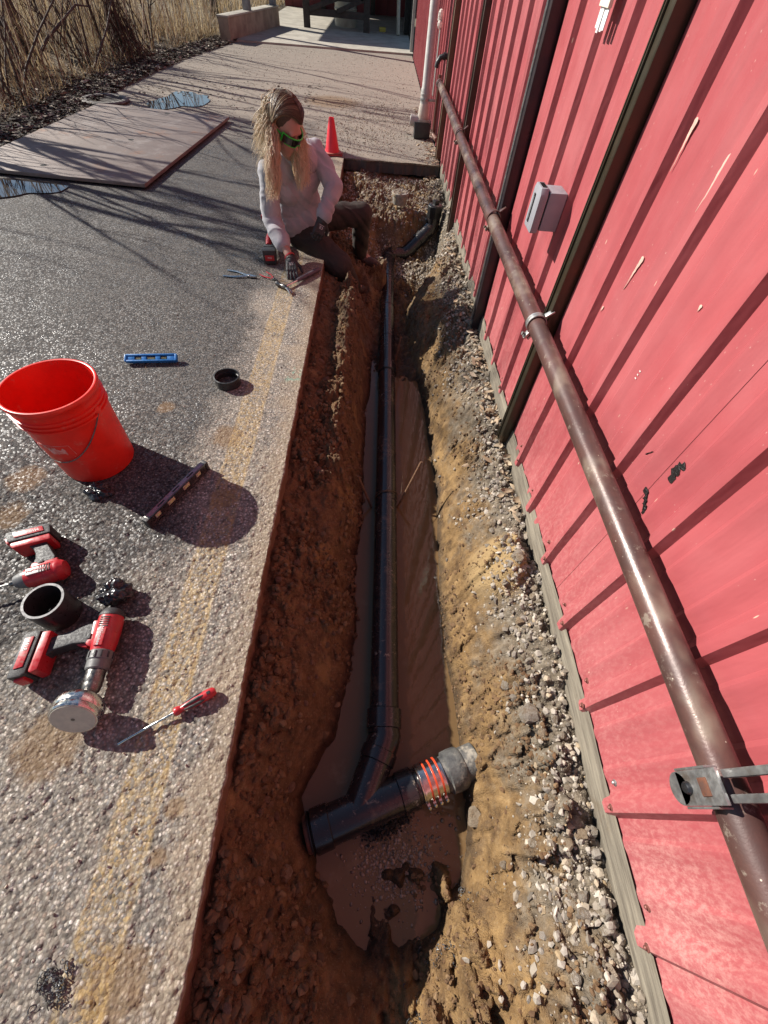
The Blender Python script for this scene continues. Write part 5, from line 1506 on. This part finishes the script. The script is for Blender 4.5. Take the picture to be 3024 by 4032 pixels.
# ---- gloved hands
def hand(wr, fwd, nrm, curl, nm, spread=.9, thumb_side=1, mark=True):
    """fwd: from wrist to fingers; nrm: back of the hand"""
    fwd = fwd.normalized(); nrm = (nrm - fwd * nrm.dot(fwd)).normalized(); sd_ = fwd.cross(nrm).normalized() * thumb_side
    P = []
    kn = wr + fwd * .082
    for s_ in (-.026, -.009, .009, .026):
        P.append(('cap', wr + fwd * .012 + sd_ * s_ * .75, kn + sd_ * s_, .0165, .0145))
    P.append(('cap', wr - fwd * .030, wr + fwd * .01, .034, .031))
    P.append(('cap', wr + sd_ * -.012, wr + sd_ * .012 + fwd * .01, .026, .026))
    for i, (s_, L) in enumerate(((.027, .060), (.0095, .070), (-.0095, .066), (-.027, .050))):
        p = kn + sd_ * s_; a = curl * .5; d = fwd
        for j, l in enumerate((.48, .30, .24)):
            ang = curl * (.55, 1.0, .8)[j]
            a_tot = sum((curl * (.55, 1.0, .8)[q]) for q in range(j + 1))
            d = (fwd * math.cos(a_tot) - nrm * math.sin(a_tot) + sd_ * s_ * 3.2 * spread).normalized()
            q = p + d * (L * l * 1.08)
            P.append(('cap', p, q, .0098 - .0007 * j, .0092 - .0007 * j)); p = q
    tb = wr + fwd * .022 + sd_ * .028
    t1 = tb + (fwd * .55 + sd_ * .75 - nrm * .35).normalized() * .038
    t2 = t1 + (fwd * .85 + sd_ * .25 - nrm * .45).normalized() * .030
    P += [('cap', wr + fwd * .01, tb, .018, .0165), ('cap', tb, t1, .0150, .0115), ('cap', t1, t2, .0112, .0095)]
    o = fused(nm, P, .0031, M_glove, person, 2, .0015, 60)
    if mark:
        X_ = sd_ * -1 if (sd_.cross(fwd)).dot(nrm) < 0 else sd_
        c_ = wr + fwd * .050 + nrm * .0195 - PB
        Mx = Matrix.Translation(c_) @ Matrix((X_, nrm.cross(X_), nrm)).transposed().to_4x4()
        text('glove_print', 'CE', .022, M_print, o, Mx)
        b = MB(); q = wr + fwd * .036 + nrm * .0195 - PB
        b.tube([q - X_ * .018, q + X_ * .018], .0012, 5); b.build('glove_print', M_print, o)
    return o
hR = hand(wrR + V3(.012, -.02, -.022), V3(.16, -.85, -.30), V3(.0, -.30, .95), .30, 'glove', 1.0, -1)
hL = hand(wrL + V3(-.008, -.012, -.014), V3(-.35, -.45, -.82), V3(.45, -.85, .30), .85, 'glove', .5, -1)
b = MB(); b.lathe([(.0335, -.006), (.0355, -.004), (.0355, .004), (.0335, .006)], wrR - PB + V3(.004, -.006, -.005), (wrR - elR), 24, True); b.build('cuff_band', M_redp, hR)

# ---- glasses
gl = empty('glasses'); gl.parent = person
b = MB(); vs, fs = [], []
K = 22
for i in range(K + 1):
    a = R(-66 + 132 * i / K)
    rx, ry = .106, .080
    mid_ = abs(i - K / 2) / (K / 2)
    for zz_ in (.026, .012, -.006, -.018 + (.012 if mid_ < .12 else 0)):
        vs.append(hp(rx * math.cos(a) - .002, ry * math.sin(a), zz_ - .004 * (1 - mid_) * 0) - PB)
for i in range(K):
    for j in range(3): fs.append((i * 4 + j, i * 4 + 4 + j, i * 4 + 5 + j, i * 4 + 1 + j))
b.add(vs, fs); b.build('lens', M_lens, gl)
b = MB(); b.tube([vs[i * 4] for i in range(K + 1)], .0042, 8, flat=.8); b.build('brow_bar', M_green, gl)
b = MB(); b.tube([vs[i * 4 + 3] for i in range(2, K - 1)], .0022, 6); b.build('lower_rim', M_green, gl)
for s_, i in ((-1, 0), (1, K)):
    b = MB(); b.tube([vs[i * 4], vs[i * 4 + 1], vs[i * 4 + 3]], .005, 8); b.build('end_piece', M_green, gl)
    b = MB(); b.tube([vs[i * 4 + 1], hp(.0, s_ * .083, .014) - PB, hp(-.030, s_ * .084, .010) - PB, hp(-.055, s_ * .080, -.010) - PB], [.0055, .005, .004, .003], 8, flat=.5); b.build('temple', M_green, gl)

# ---- hair
n = NT('hair')
at = n.node('ShaderNodeAttribute', attribute_name='t').outputs['Fac']
i_ = n.island()
tt = n.math('ADD', at, n.math('MULTIPLY', n.math('SUBTRACT', i_, .5), .6))
c = n.ramp(tt, [(.0, (.075, .046, .027)), (.25, (.15, .10, .055)), (.5, (.42, .31, .18)), (.8, (.62, .49, .32)), (1, (.66, .54, .37))])
M_hair = n.done(c, .42, 0, n.bump(n.noise(1, 2, vec=n.mapping(scale=(500, 500, 60))), .4, .002), Specular_IOR_Level=.5)
V, F, T = [], [], []
def lock(path, r, tv):
    b = MB(); b.tube(path, r, 5, flat=.6)
    k = sum(len(x) for x in V)
    V.append(np.array(b.v)); T.append(np.repeat(tv, 5))
    F.extend([tuple(i + k for i in (f if len(f) == 4 else f[:4])) for f in b.f if len(f) == 4])
rr = random.Random(5)
for q in range(3600):
    a0 = R(rr.uniform(-105, 56)); side = -1 if rr.random() < .58 else 1
    a1 = min(a0, R(6)) * .55 - R(6) if a0 > R(-60) else a0 * .8
    b1 = R(rr.uniform(88, 112)) if a0 > R(-60) else R(rr.uniform(5, 85))
    gr = rr.uniform(0, 1) ** 2 * .026
    A_, B_, C_ = .104 + gr, .087 + gr, .100 + gr
    path, tv = [], []
    for i in range(8):
        f_ = i / 7
        if a0 > R(-60):
            al, be = a0 + (a1 - a0) * f_ ** .8, b1 * f_
        else:
            al, be = a0 * f_ ** .9, b1 * min(1, f_ * 1.1)
        path.append(hp(-.016 + A_ * math.sin(al) * math.cos(be), side * (B_ * math.sin(be) + .012 * (1 - f_) - .010), .026 + C_ * math.cos(al) * math.cos(be)))
        tv.append(.02 + .42 * f_ ** 1.3)
    p = Vector(path[-1]); frontish = a0 > R(-25)
    L = rr.uniform(.10, .32) if frontish else rr.uniform(.06, .24)
    d = (Vector(path[-1]) - Vector(path[-2])).normalized()
    out = (p - hc); out.z = 0; out.normalize()
    clump = int(a0 * 7) + side * 31
    w1, w2, fr = clump * 1.7 + rr.uniform(0, 2.2), clump * 2.9 + rr.uniform(0, 2.2), 26 + (clump * 13 % 23)
    m = 12; amp = rr.uniform(.007, .018)
    for i in range(1, m + 1):
        g_ = min(1, i / 4)
        d = (d * (1 - .45 * g_) + V3(0, 0, -1) * .45 * g_ + out * .03).normalized()
        p = p + d * (L / m); s = i * L / m
        off = V3(math.sin(s * fr + w1), math.sin(s * fr * .8 + w2), 0) * amp * min(1, i / 3)
        path.append(p + off + out * ((.02 + gr * 2.2) * (i / m) ** 1.2) + (V3(.35, -.75, 0) * .085 * (i / m) if frontish else V3(0, 0, 0)))
        tv.append(.44 + .56 * i / m)
    r_ = rr.uniform(.0008, .0018)
    rs = [r_ * (1 - max(0, (i - 10) / 12) ** 1.3) + .0003 for i in range(len(path))]
    lock([x - PB for x in path], rs, tv)
bc = hp(-.085, -.035, .055)
for q in range(130):
    c0 = bc + V3(rr.gauss(0, .014), rr.gauss(0, .014), rr.gauss(0, .018))
    u_ = V3(rr.gauss(0, 1), rr.gauss(0, 1), rr.gauss(0, 1)).normalized(); v_ = u_.orthogonal().normalized()
    R_ = rr.uniform(.020, .050); a0 = rr.uniform(0, 6.3); path, tv = [], []
    for i in range(14):
        a = a0 + i * .36
        path.append(c0 + u_ * R_ * math.cos(a) + v_ * R_ * math.sin(a) * .8 + V3(0, 0, -.0035 * i * (q % 3))); tv.append(.35 + .5 * (i / 13))
    r_ = rr.uniform(.0015, .003)
    lock([x - PB for x in path], [r_ * (1 - (i / 13.5) ** 3 * .9) for i in range(14)], tv)
hair = link('hair', np_mesh('hair', np.concatenate(V), np.array(F), True, np.concatenate(T)), M_hair, person)
fused('scalp_hair', [('ell', hp(-.030, 0, .043), (.090, .081, .087), HR)], .005, simple('scalp', (.07, .042, .024), (.05, .03, .018), 60, .6), hair, 1)
# ================================================================== BRUSH AND BACKGROUND
def two_sided(name, ramp_stops, tr=.4, rough=.8):
    n = NT(name)
    c = n.ramp(n.island(), ramp_stops)
    c = n.mix(n.step(n.noise(.9, 4, .7), .42, .62, 0, .6), c, (.13, .085, .05))
    n.done(c, rough)
    tb = n.node('ShaderNodeBsdfTranslucent'); n.put(tb.inputs[0], c)
    mx = n.node('ShaderNodeMixShader'); mx.inputs[0].default_value = tr
    n.t.links.new(n.b.outputs[0], mx.inputs[1]); n.t.links.new(tb.outputs[0], mx.inputs[2])
    n.t.links.new(mx.outputs[0], n.t.nodes['Material Output'].inputs[0])
    return n.m
M_reed = two_sided('dry_reed', [(0, (.16, .10, .05)), (.25, (.36, .26, .14)), (.5, (.50, .39, .23)), (.75, (.30, .21, .11)), (1, (.62, .52, .34))])
def field_z(x, y):
    return -.015 + sstep(-x, 3.4, 5.5) * .12 * (1 + fbm(x * .8, y * .8, 3, 31)) * .8
def blades(x, y, L, wd, lean, seg=4):
    k = len(x)
    az = RNG.uniform(0, 6.3, k); ln = np.abs(RNG.normal(0, lean, k)); bend = RNG.uniform(.0, .9, k)
    side = az + math.pi / 2
    out = []
    for i in range(seg + 1):
        t = i / seg
        ang = ln + bend * t * t
        r = L * t * np.sin(ang); h = L * t * np.cos(ang * .9)
        ww = wd * (1 - t * .85)
        cx, cy, cz = x + r * np.cos(az), y + r * np.sin(az), field_z(x, y) - .02 + h
        for s in (-.5, .5):
            out.append(np.stack([cx + s * ww * np.cos(side), cy + s * ww * np.sin(side), cz], -1))
    Vv = np.stack(out, 1).reshape(-1, 3)
    f = np.array([(2 * i, 2 * i + 1, 2 * i + 3, 2 * i + 2) for i in range(seg)])
    return Vv, (f[None] + (np.arange(k) * 2 * (seg + 1))[:, None, None]).reshape(-1, 4)
def edge_x(y): return np.interp(y, [3, 5, 7.8, 10.2, 12.6, 16, 30], [-3.75, -3.75, -3.85, -3.75, -3.4, -3.2, -3.2])
def brush(name, label, k, y0, y1, depth, Lr, wd, lean, cl=2.2, push=.15):
    y = RNG.uniform(y0, y1, k); x = edge_x(y) - push - RNG.uniform(0, 1, k) ** 1.4 * depth
    m = fbm(x * cl, y * cl, 2, 91) > RNG.uniform(.25, .62, k); x, y = x[m], y[m]
    L = RNG.uniform(*Lr, len(x)) * (.6 + .8 * fbm(x * 1.1, y * 1.1, 2, 92))
    v, f = blades(x, y, L, RNG.uniform(.5, 1, len(x)) * wd, lean)
    tag(link(name, np_mesh(name, v, f), M_reed), label, 'dry grass', kind='stuff')
brush('dry_reeds', 'tall dry straw coloured reeds along the left side of the driveway', 4200, 4.8, 13, 4.2, (.30, 1.0), .011, .38, 2.6, .5)
brush('dead_grass', 'low matted dead grass under the reeds', 15000, 4.2, 13.5, 3.8, (.08, .34), .010, 1.0, push=.15)
brush('far_reeds', 'pale field of dead grass and reeds behind the saplings', 22000, 12, 34, 14, (.2, .62), .026, .7, 1.1)
rr_ = random.Random(77); b = MB()
for i in range(260):
    y = rr_.uniform(5, 15); x = float(edge_x(np.array([y]))[0]) - .2 - rr_.random() ** 1.3 * 3.2
    z = float(field_z(np.array([x]), np.array([y]))[0]); L = rr_.uniform(.5, 1.7); lx_, ly_ = rr_.gauss(0, .22), rr_.gauss(0, .22)
    b.tube([(x, y, z - .03), (x + lx_ * L * .45, y + ly_ * L * .45, z + L * .5), (x + lx_ * L * 1.1, y + ly_ * L * 1.1, z + L)], [.007, .006, .003], 4)
tag(b.build('weed_stalks', simple('weed_stalk', (.12, .08, .055), (.30, .22, .14), 2, .85)), 'dark dry weed stalks standing among the reeds', 'weeds', kind='stuff')
# leaf litter
n = NT('litter')
M_lit = n.done(n.ramp(n.island(), [(0, (.018, .012, .009)), (.45, (.055, .038, .026)), (.75, (.12, .085, .06)), (.93, (.30, .24, .18)), (1, (.42, .36, .29))]), .85)
k = 9000
ly = RNG.uniform(3.6, 13.2, k); lx = edge_x(ly) + .42 - np.abs(RNG.normal(0, .42, k))
v, f = leaf_cloud(lx, ly, np.maximum(field_z(lx, ly), 0) + .012 + RNG.uniform(0, .02, k), RNG.uniform(.018, .045, k))
tag(link('leaf_litter', np_mesh('leaf_litter', v, f, True), M_lit), 'dark dead leaf litter along the left edge of the driveway', 'leaves', kind='stuff')
k = 260
lx = RNG.uniform(-3.2, -.9, k); ly = RNG.uniform(7.2, 9.0, k)
v, f = leaf_cloud(lx, ly, np.full(k, .012), RNG.uniform(.010, .03, k))
tag(link('driveway_leaves', np_mesh('driveway_leaves', v, f, True), M_lit), 'scattered dead leaves on the driveway beyond the puddle', 'leaves', kind='stuff')

# bare saplings
M_bark = simple('bark', (.085, .062, .048), (.05, .036, .03), 12, .9, bump=.5, bscale=60)
def sapling(label, x, y, h, r, seed, lean=(0, 0), n_low=4):
    rr = random.Random(seed)
    t = thing('sapling', label, 'tree', (x, y, float(field_z(np.array([x]), np.array([y]))[0]) - .04), group='bare saplings left of the driveway')
    b = MB(); br = MB()
    def grow(mb, p, d, L, r, depth):
        k = 5; pts = [p]; rs = [r]
        for i in range(k):
            d = (d + Vector((rr.gauss(0, .10), rr.gauss(0, .10), rr.gauss(0, .05) + .05))).normalized()
            p = p + d * (L / k); pts.append(p); rs.append(max(r * (1 - (i + 1) / k * .62), .0022))
        mb.tube(pts, rs, 7 if depth == 0 else 4)
        if depth < 3:
            m = (7, 4, 3)[depth]
            for i in range(m):
                j = rr.randint(1 if depth else 1, k)
                a = rr.uniform(0, 6.3); o = Vector((math.cos(a), math.sin(a), rr.uniform(.3, 1.0))).normalized()
                grow(br, pts[j], (d * .6 + o * .75).normalized(), L * rr.uniform(.35, .6), rs[j] * rr.uniform(.45, .65), depth + 1)
    grow(b, Vector((0, 0, 0)), Vector((lean[0], lean[1], 1)).normalized(), h, r, 0)
    b.build('trunk', M_bark, t); br.build('branches', M_bark, t)
    return t
for i, (x, y, h, r, lean, lab) in enumerate([
    (-4.67, 7.85, 4.6, .050, (-.10, .05), 'leaning dark sapling stem nearest the leaf covered edge, left of the others'),
    (-4.72, 8.35, 4.2, .042, (-.05, .02), 'slender sapling just right of the leaning dark stem'),
    (-4.62, 8.02, 3.6, .030, (-.16, .0), 'thin sapling shoot between the two nearest stems'),
    (-5.9, 10.1, 5.0, .050, (.02, 0), 'dark sapling standing further back in the reeds'),
    (-4.35, 9.7, 3.2, .022, (.12, -.05), 'forked grey sapling by the dark brush heap'),
    (-5.6, 6.3, 3.6, .060, (.04, .0), 'thick sapling at the left border of the picture'),
    (-5.3, 5.3, 2.7, .055, (.05, .0), 'sapling beyond the left border throwing shade on the plate'),
    (-6.4, 5.9, 3.5, .07, (.0, .0), 'taller sapling beyond the left border throwing shade on the driveway'),
    (-7.4, 7.6, 4.6, .08, (.0, .0), 'tall bare tree behind the left reeds'),
    (-8.2, 10.5, 6.0, .08, (.03, .0), 'tall bare tree far back in the reeds'),
    (-4.9, 12.2, 4.4, .035, (.0, .0), 'lone thin sapling near the low concrete wall')]):
    sapling(lab, x, y, h, r, 900 + i, lean)
rs_ = random.Random(41)
for i, (x, y, lab) in enumerate(((-4.25, 6.6, 'tangle of thin bare stems nearest the steel plate'), (-4.6, 7.3, 'bare many stemmed shrub left of the leaning sapling'), (-4.3, 8.9, 'bare shrub with crossing stems before the brush heap'), (-5.0, 9.4, 'bare shrub behind the brush heap'), (-5.2, 7.9, 'bare shrub deep in the reeds behind the saplings'), (-4.2, 11.0, 'small bare shrub between the brush heap and the low wall'), (-5.6, 11.6, 'bare shrub in the pale reeds left of the low wall'))):
    t = thing('bare_shrub', lab, 'shrub', (x, y, 0.0), group='bare shrubs left of the driveway')
    for k in range(9):
        b = MB(); a = rs_.uniform(0, 6.3); L = rs_.uniform(.8, 2.0); ln = rs_.uniform(.1, .55)
        p = Vector((rs_.gauss(0, .10), rs_.gauss(0, .10), -.03)); d = Vector((math.cos(a) * ln, math.sin(a) * ln, 1)).normalized(); pts, rs = [p], [rs_.uniform(.009, .018)]
        for j in range(5):
            d = (d + Vector((rs_.gauss(0, .13), rs_.gauss(0, .13), 0))).normalized(); p = p + d * L / 5; pts.append(p); rs.append(rs[0] * (1 - .16 * (j + 1)))
            if j in (1, 2, 3):
                e = (d + Vector((rs_.gauss(0, .6), rs_.gauss(0, .6), .1))).normalized(); b.tube([p, p + e * L * .16, p + e * L * .30 + Vector((0, 0, .03))], [rs[-1] * .6, rs[-1] * .45, .002], 4)
        b.tube(pts, rs, 5); b.build('stem', M_bark, t)
def stick(label, pts, r):
    b = MB(); b.tube(pts, r, 7)
    return tag(b.build('fallen_branch', M_bark, None), label, 'branch', 'fallen branches in the reeds')
stick('pale broken branch slanting up through the reeds', [(-4.55, 7.7, .05), (-4.35, 8.1, .35), (-4.1, 8.7, .62), (-4.0, 8.9, .60)], [.02, .018, .012, .006])
stick('grey stick leaning against the dark brush heap', [(-4.1, 8.6, .05), (-3.95, 9.1, .4), (-3.85, 9.5, .75)], [.016, .012, .006])
# dark heap of brush
b = MB()
for i in range(110):
    a = random.uniform(0, 6.3); r = abs(random.gauss(0, .22))
    p = Vector((-4.05 + r * math.cos(a), 9.75 + r * math.sin(a), .02))
    q = Vector((-4.12 + random.gauss(0, .10), 9.8 + random.gauss(0, .10), random.uniform(.45, .95)))
    b.tube([p, p.lerp(q, .5) + Vector((random.gauss(0, .04), random.gauss(0, .04), 0)), q], [.008, .006, .002], 4)
tag(b.build('brush_heap', simple('dark_twigs', (.06, .04, .028), (.10, .065, .04), 10, .9)), 'dark heap of twigs standing at the edge of the driveway', 'brush heap')

# low concrete wall with posts
t = thing('low_wall', 'low stained concrete wall with steel posts beside the apron', 'wall', (-3.03, 12.58, 0))
M_stain = simple('stained_concrete', (.33, .27, .20), (.20, .15, .11), 4, .9, bump=.4, bscale=30)
dv = Vector((.52, 3.1, 0)); L = dv.length; ang = math.atan2(dv.y, dv.x)
b = MB(); b.box((L / 2, .11, .13), (L, .22, .38)); o = b.build('wall_block', M_stain, t, .015); o.rotation_euler = (0, 0, ang)
b = MB(); b.box((L / 2, .11, .335), (L + .02, .24, .03)); o = b.build('coping', M_conc, t, .008); o.rotation_euler = (0, 0, ang)
M_gpost = simple('grey_post', (.20, .21, .23), (.14, .14, .15), 6, .5, .3)
for s in (.42, .96):
    b = MB(); b.box((0, 0, 0), (.14, .14, 2.6)); o = b.build('post', M_gpost, t, .01); o.location = Vector((-.09, .02, 1.62)) + dv * s; o.rotation_euler = (0, 0, ang)
# open shed at the end of the driveway
M_timber = simple('dark_timber', (.045, .040, .034), (.028, .025, .022), 8, .85, bump=.4)
t = thing('open_shed', 'dark open shed of timber posts at the end of the driveway', 'shed', (-1.2, 15.9, .03))
b = MB(); b.box((-.8, 2.4, 2.62), (6.4, 5.6, .12)); b.build('roof', M_timber, t)
for (x, y) in ((-.66, -.05), (.82, -.03), (-3.0, 0.3), (1.85, .4), (-.66, 4.6), (.9, 4.6)):
    b = MB(); b.box((x, y, 1.28), (.15, .15, 2.56)); b.build('post', M_timber, t, .006)
for (z, y) in ((.26, -.08), (.52, -.08), (1.5, -.08)):
    b = MB(); b.box((.08, y, z), (1.34, .05, .12)); b.build('rail', M_timber, t, .004)
for (a, c_) in (((-.58, .30), (.10, .50)), ((.10, .30), (.74, .52)), ((-.58, .52), (.08, .86)), ((.74, .52), (.08, .86)), ((-.58, 1.45), (.08, .86)), ((.74, 1.45), (.08, .86))):
    v_ = Vector((c_[0] - a[0], 0, c_[1] - a[1])); b = MB(); b.box((0, 0, 0), (v_.length, .04, .085)); o = b.build('brace', M_timber, t, .003)
    o.location = ((a[0] + c_[0]) / 2, -.13, (a[1] + c_[1]) / 2); o.rotation_euler = (0, -math.atan2(v_.z, v_.x), 0)
b = MB(); b.box((.6, 4.9, 1.3), (5.0, .12, 2.6)); b.build('back_wall', simple('dark_red_wall', (.20, .03, .035), rough=.6), t)
for i in range(14):
    b = MB(); b.box((-1.7 + i * .34, 4.82, 1.3), (.05, .04, 2.58)); b.build('wall_rib', simple('dark_red_rib', (.17, .026, .03), rough=.6) if i == 0 else bpy.data.materials['dark_red_rib'], t)
b = MB(); b.box((1.96, 2.5, 1.3), (.10, 4.8, 2.6)); b.build('side_wall', M_timber, t)
# things standing in the shed
t = thing('pale_drum', 'pale drum standing in the dark shed behind the bracing', 'drum', (-.95, 16.8, .03))
b = MB(); b.lathe([(.28, 0), (.29, .05), (.28, .28), (.295, .30), (.28, .32), (.28, .58), (.29, .62), (.26, .63)], n=24); b.build('drum_shell', simple('pale_drum', (.42, .40, .32), (.3, .28, .22), 6, .6), t)
b = MB(); b.lathe([(.287, .44), (.290, .45), (.290, .56), (.287, .57)], n=24, closed=True); b.build('red_stripe', simple('drum_red', (.35, .05, .05), rough=.5), t)
t = thing('yellow_block', 'small yellow block on the shed floor by the right post', 'block', (.02, 16.4, .03), (0, 0, .2))
b = MB(); b.box((0, 0, .04), (.16, .12, .08)); b.build('block', simple('yellow_paint', (.45, .38, .06), rough=.6), t, .01)
t = thing('leaning_board', 'pale board leaning inside the shed beside the red wall', 'board', (.42, 15.9, .03), (R(-16), 0, R(10)))
b = MB(); b.box((0, 0, .38), (.05, .18, .76)); b.build('board', simple('pale_board', (.40, .37, .30), rough=.8), t, .004)
t = thing('corner_trim', 'white corner trim at the far end of the red wall', 'trim', (.655, 13.32, 0))
b = MB(); b.box((0, 0, 1.7), (.06, .05, 3.4)); b.build('trim_board', M_white, t, .004)
# closing the far view: distant thicket and bank
n = NT('thicket'); M_thick = n.done(n.ramp(n.noise(3, 6, .7), [(.3, (.05, .04, .03)), (.6, (.14, .105, .07)), (.8, (.24, .19, .12))]), .95, 0, n.bump(n.noise(8, 6, .7), 1, .3))
tx = np.linspace(-70, 40, 120); tz = np.linspace(0, 1, 10)
a1, a2 = np.meshgrid(tx, tz, indexing='ij')
hh = 2.5 + 3 * fbm(a1 * .3, a1 * 0, 4, 95)
V_ = np.stack([a1, 46 + a2 * 6 + (fbm(a1, a2 * 5, 3, 96) - .5) * 3, a2 * hh], -1).reshape(-1, 3)
tag(link('distant_bank', np_mesh('distant_bank', V_, grid_faces(120, 10), True), M_thick), kind='structure')
# ================================================================== sub-parts under their parts
def regroup(root_name, table):
    for root in [o for o in bpy.data.objects if o.parent is None and o.name.split('.')[0] == root_name]:
        kids = list(root.children)
        first = {}
        for c in kids: first.setdefault(c.name.split('.')[0], c)
        for c in kids:
            tgt = table.get(c.name.split('.')[0])
            if tgt and tgt in first and first[tgt] is not c:
                p = first[tgt]
                if tgt == 'clamp_band' or tgt == 'cladding_panel':
                    cand = [k for k in kids if k.name.split('.')[0] == tgt]
                    p = min(cand, key=lambda k: (centre(k) - centre(c)).length)
                c.parent = p
                c.matrix_parent_inverse = p.matrix_basis.inverted()
def centre(o):
    bb = [Vector(v) for v in o.bound_box]
    return o.matrix_basis @ (sum(bb, Vector()) / 8)
regroup('bucket', {'sticker_outline': 'sticker', 'handle_ear': 'shell'})
regroup('outlet_box', {'window_slot': 'cover', 'latch': 'cover', 'vent_slot': 'cover', 'gasket': 'body'})
regroup('downpipe', {'boot_rim': 'boot', 'strap': 'boot', 'collar': 'pipe_run', 'wall_strap': 'pipe_run'})
regroup('torpedo_level', {'window_back': 'body', 'vial': 'body', 'edge_strip': 'body'})
regroup('box_level', {'vial_block': 'body', 'vial': 'body', 'strip_slot': 'top_strip'})
regroup('claw_hammer', {'claw': 'head'})
regroup('screwdriver', {'grip_inlay': 'handle', 'hang_hole': 'handle'})
regroup('drain_pipe', {'clamp_bolt': 'clamp_band', 'plug_ring': 'end_plug', 'plug_nut': 'cleanout_plug'})
regroup('rebar_stake', {'rib': 'bar'})
regroup('strut_bracket', {'plate_window': 'plate', 'bolt': 'plate'})
regroup('pipe_clamp', {'bolt': 'ear'})
regroup('low_wall', {'coping': 'wall_block'})
regroup('open_shed', {'wall_rib': 'back_wall'})
regroup('steel_cup', {'pilot_hole': 'face', 'side_hole': 'shell'})
regroup('cordless_saw', {'battery_label': 'battery_pack', 'battery_print': 'battery_pack'})
regroup('road_plate', {'lifting_hole': 'plate'})
regroup('pale_drum', {'red_stripe': 'drum_shell'})
regroup('metal_building', {'screw': 'cladding_panel'})
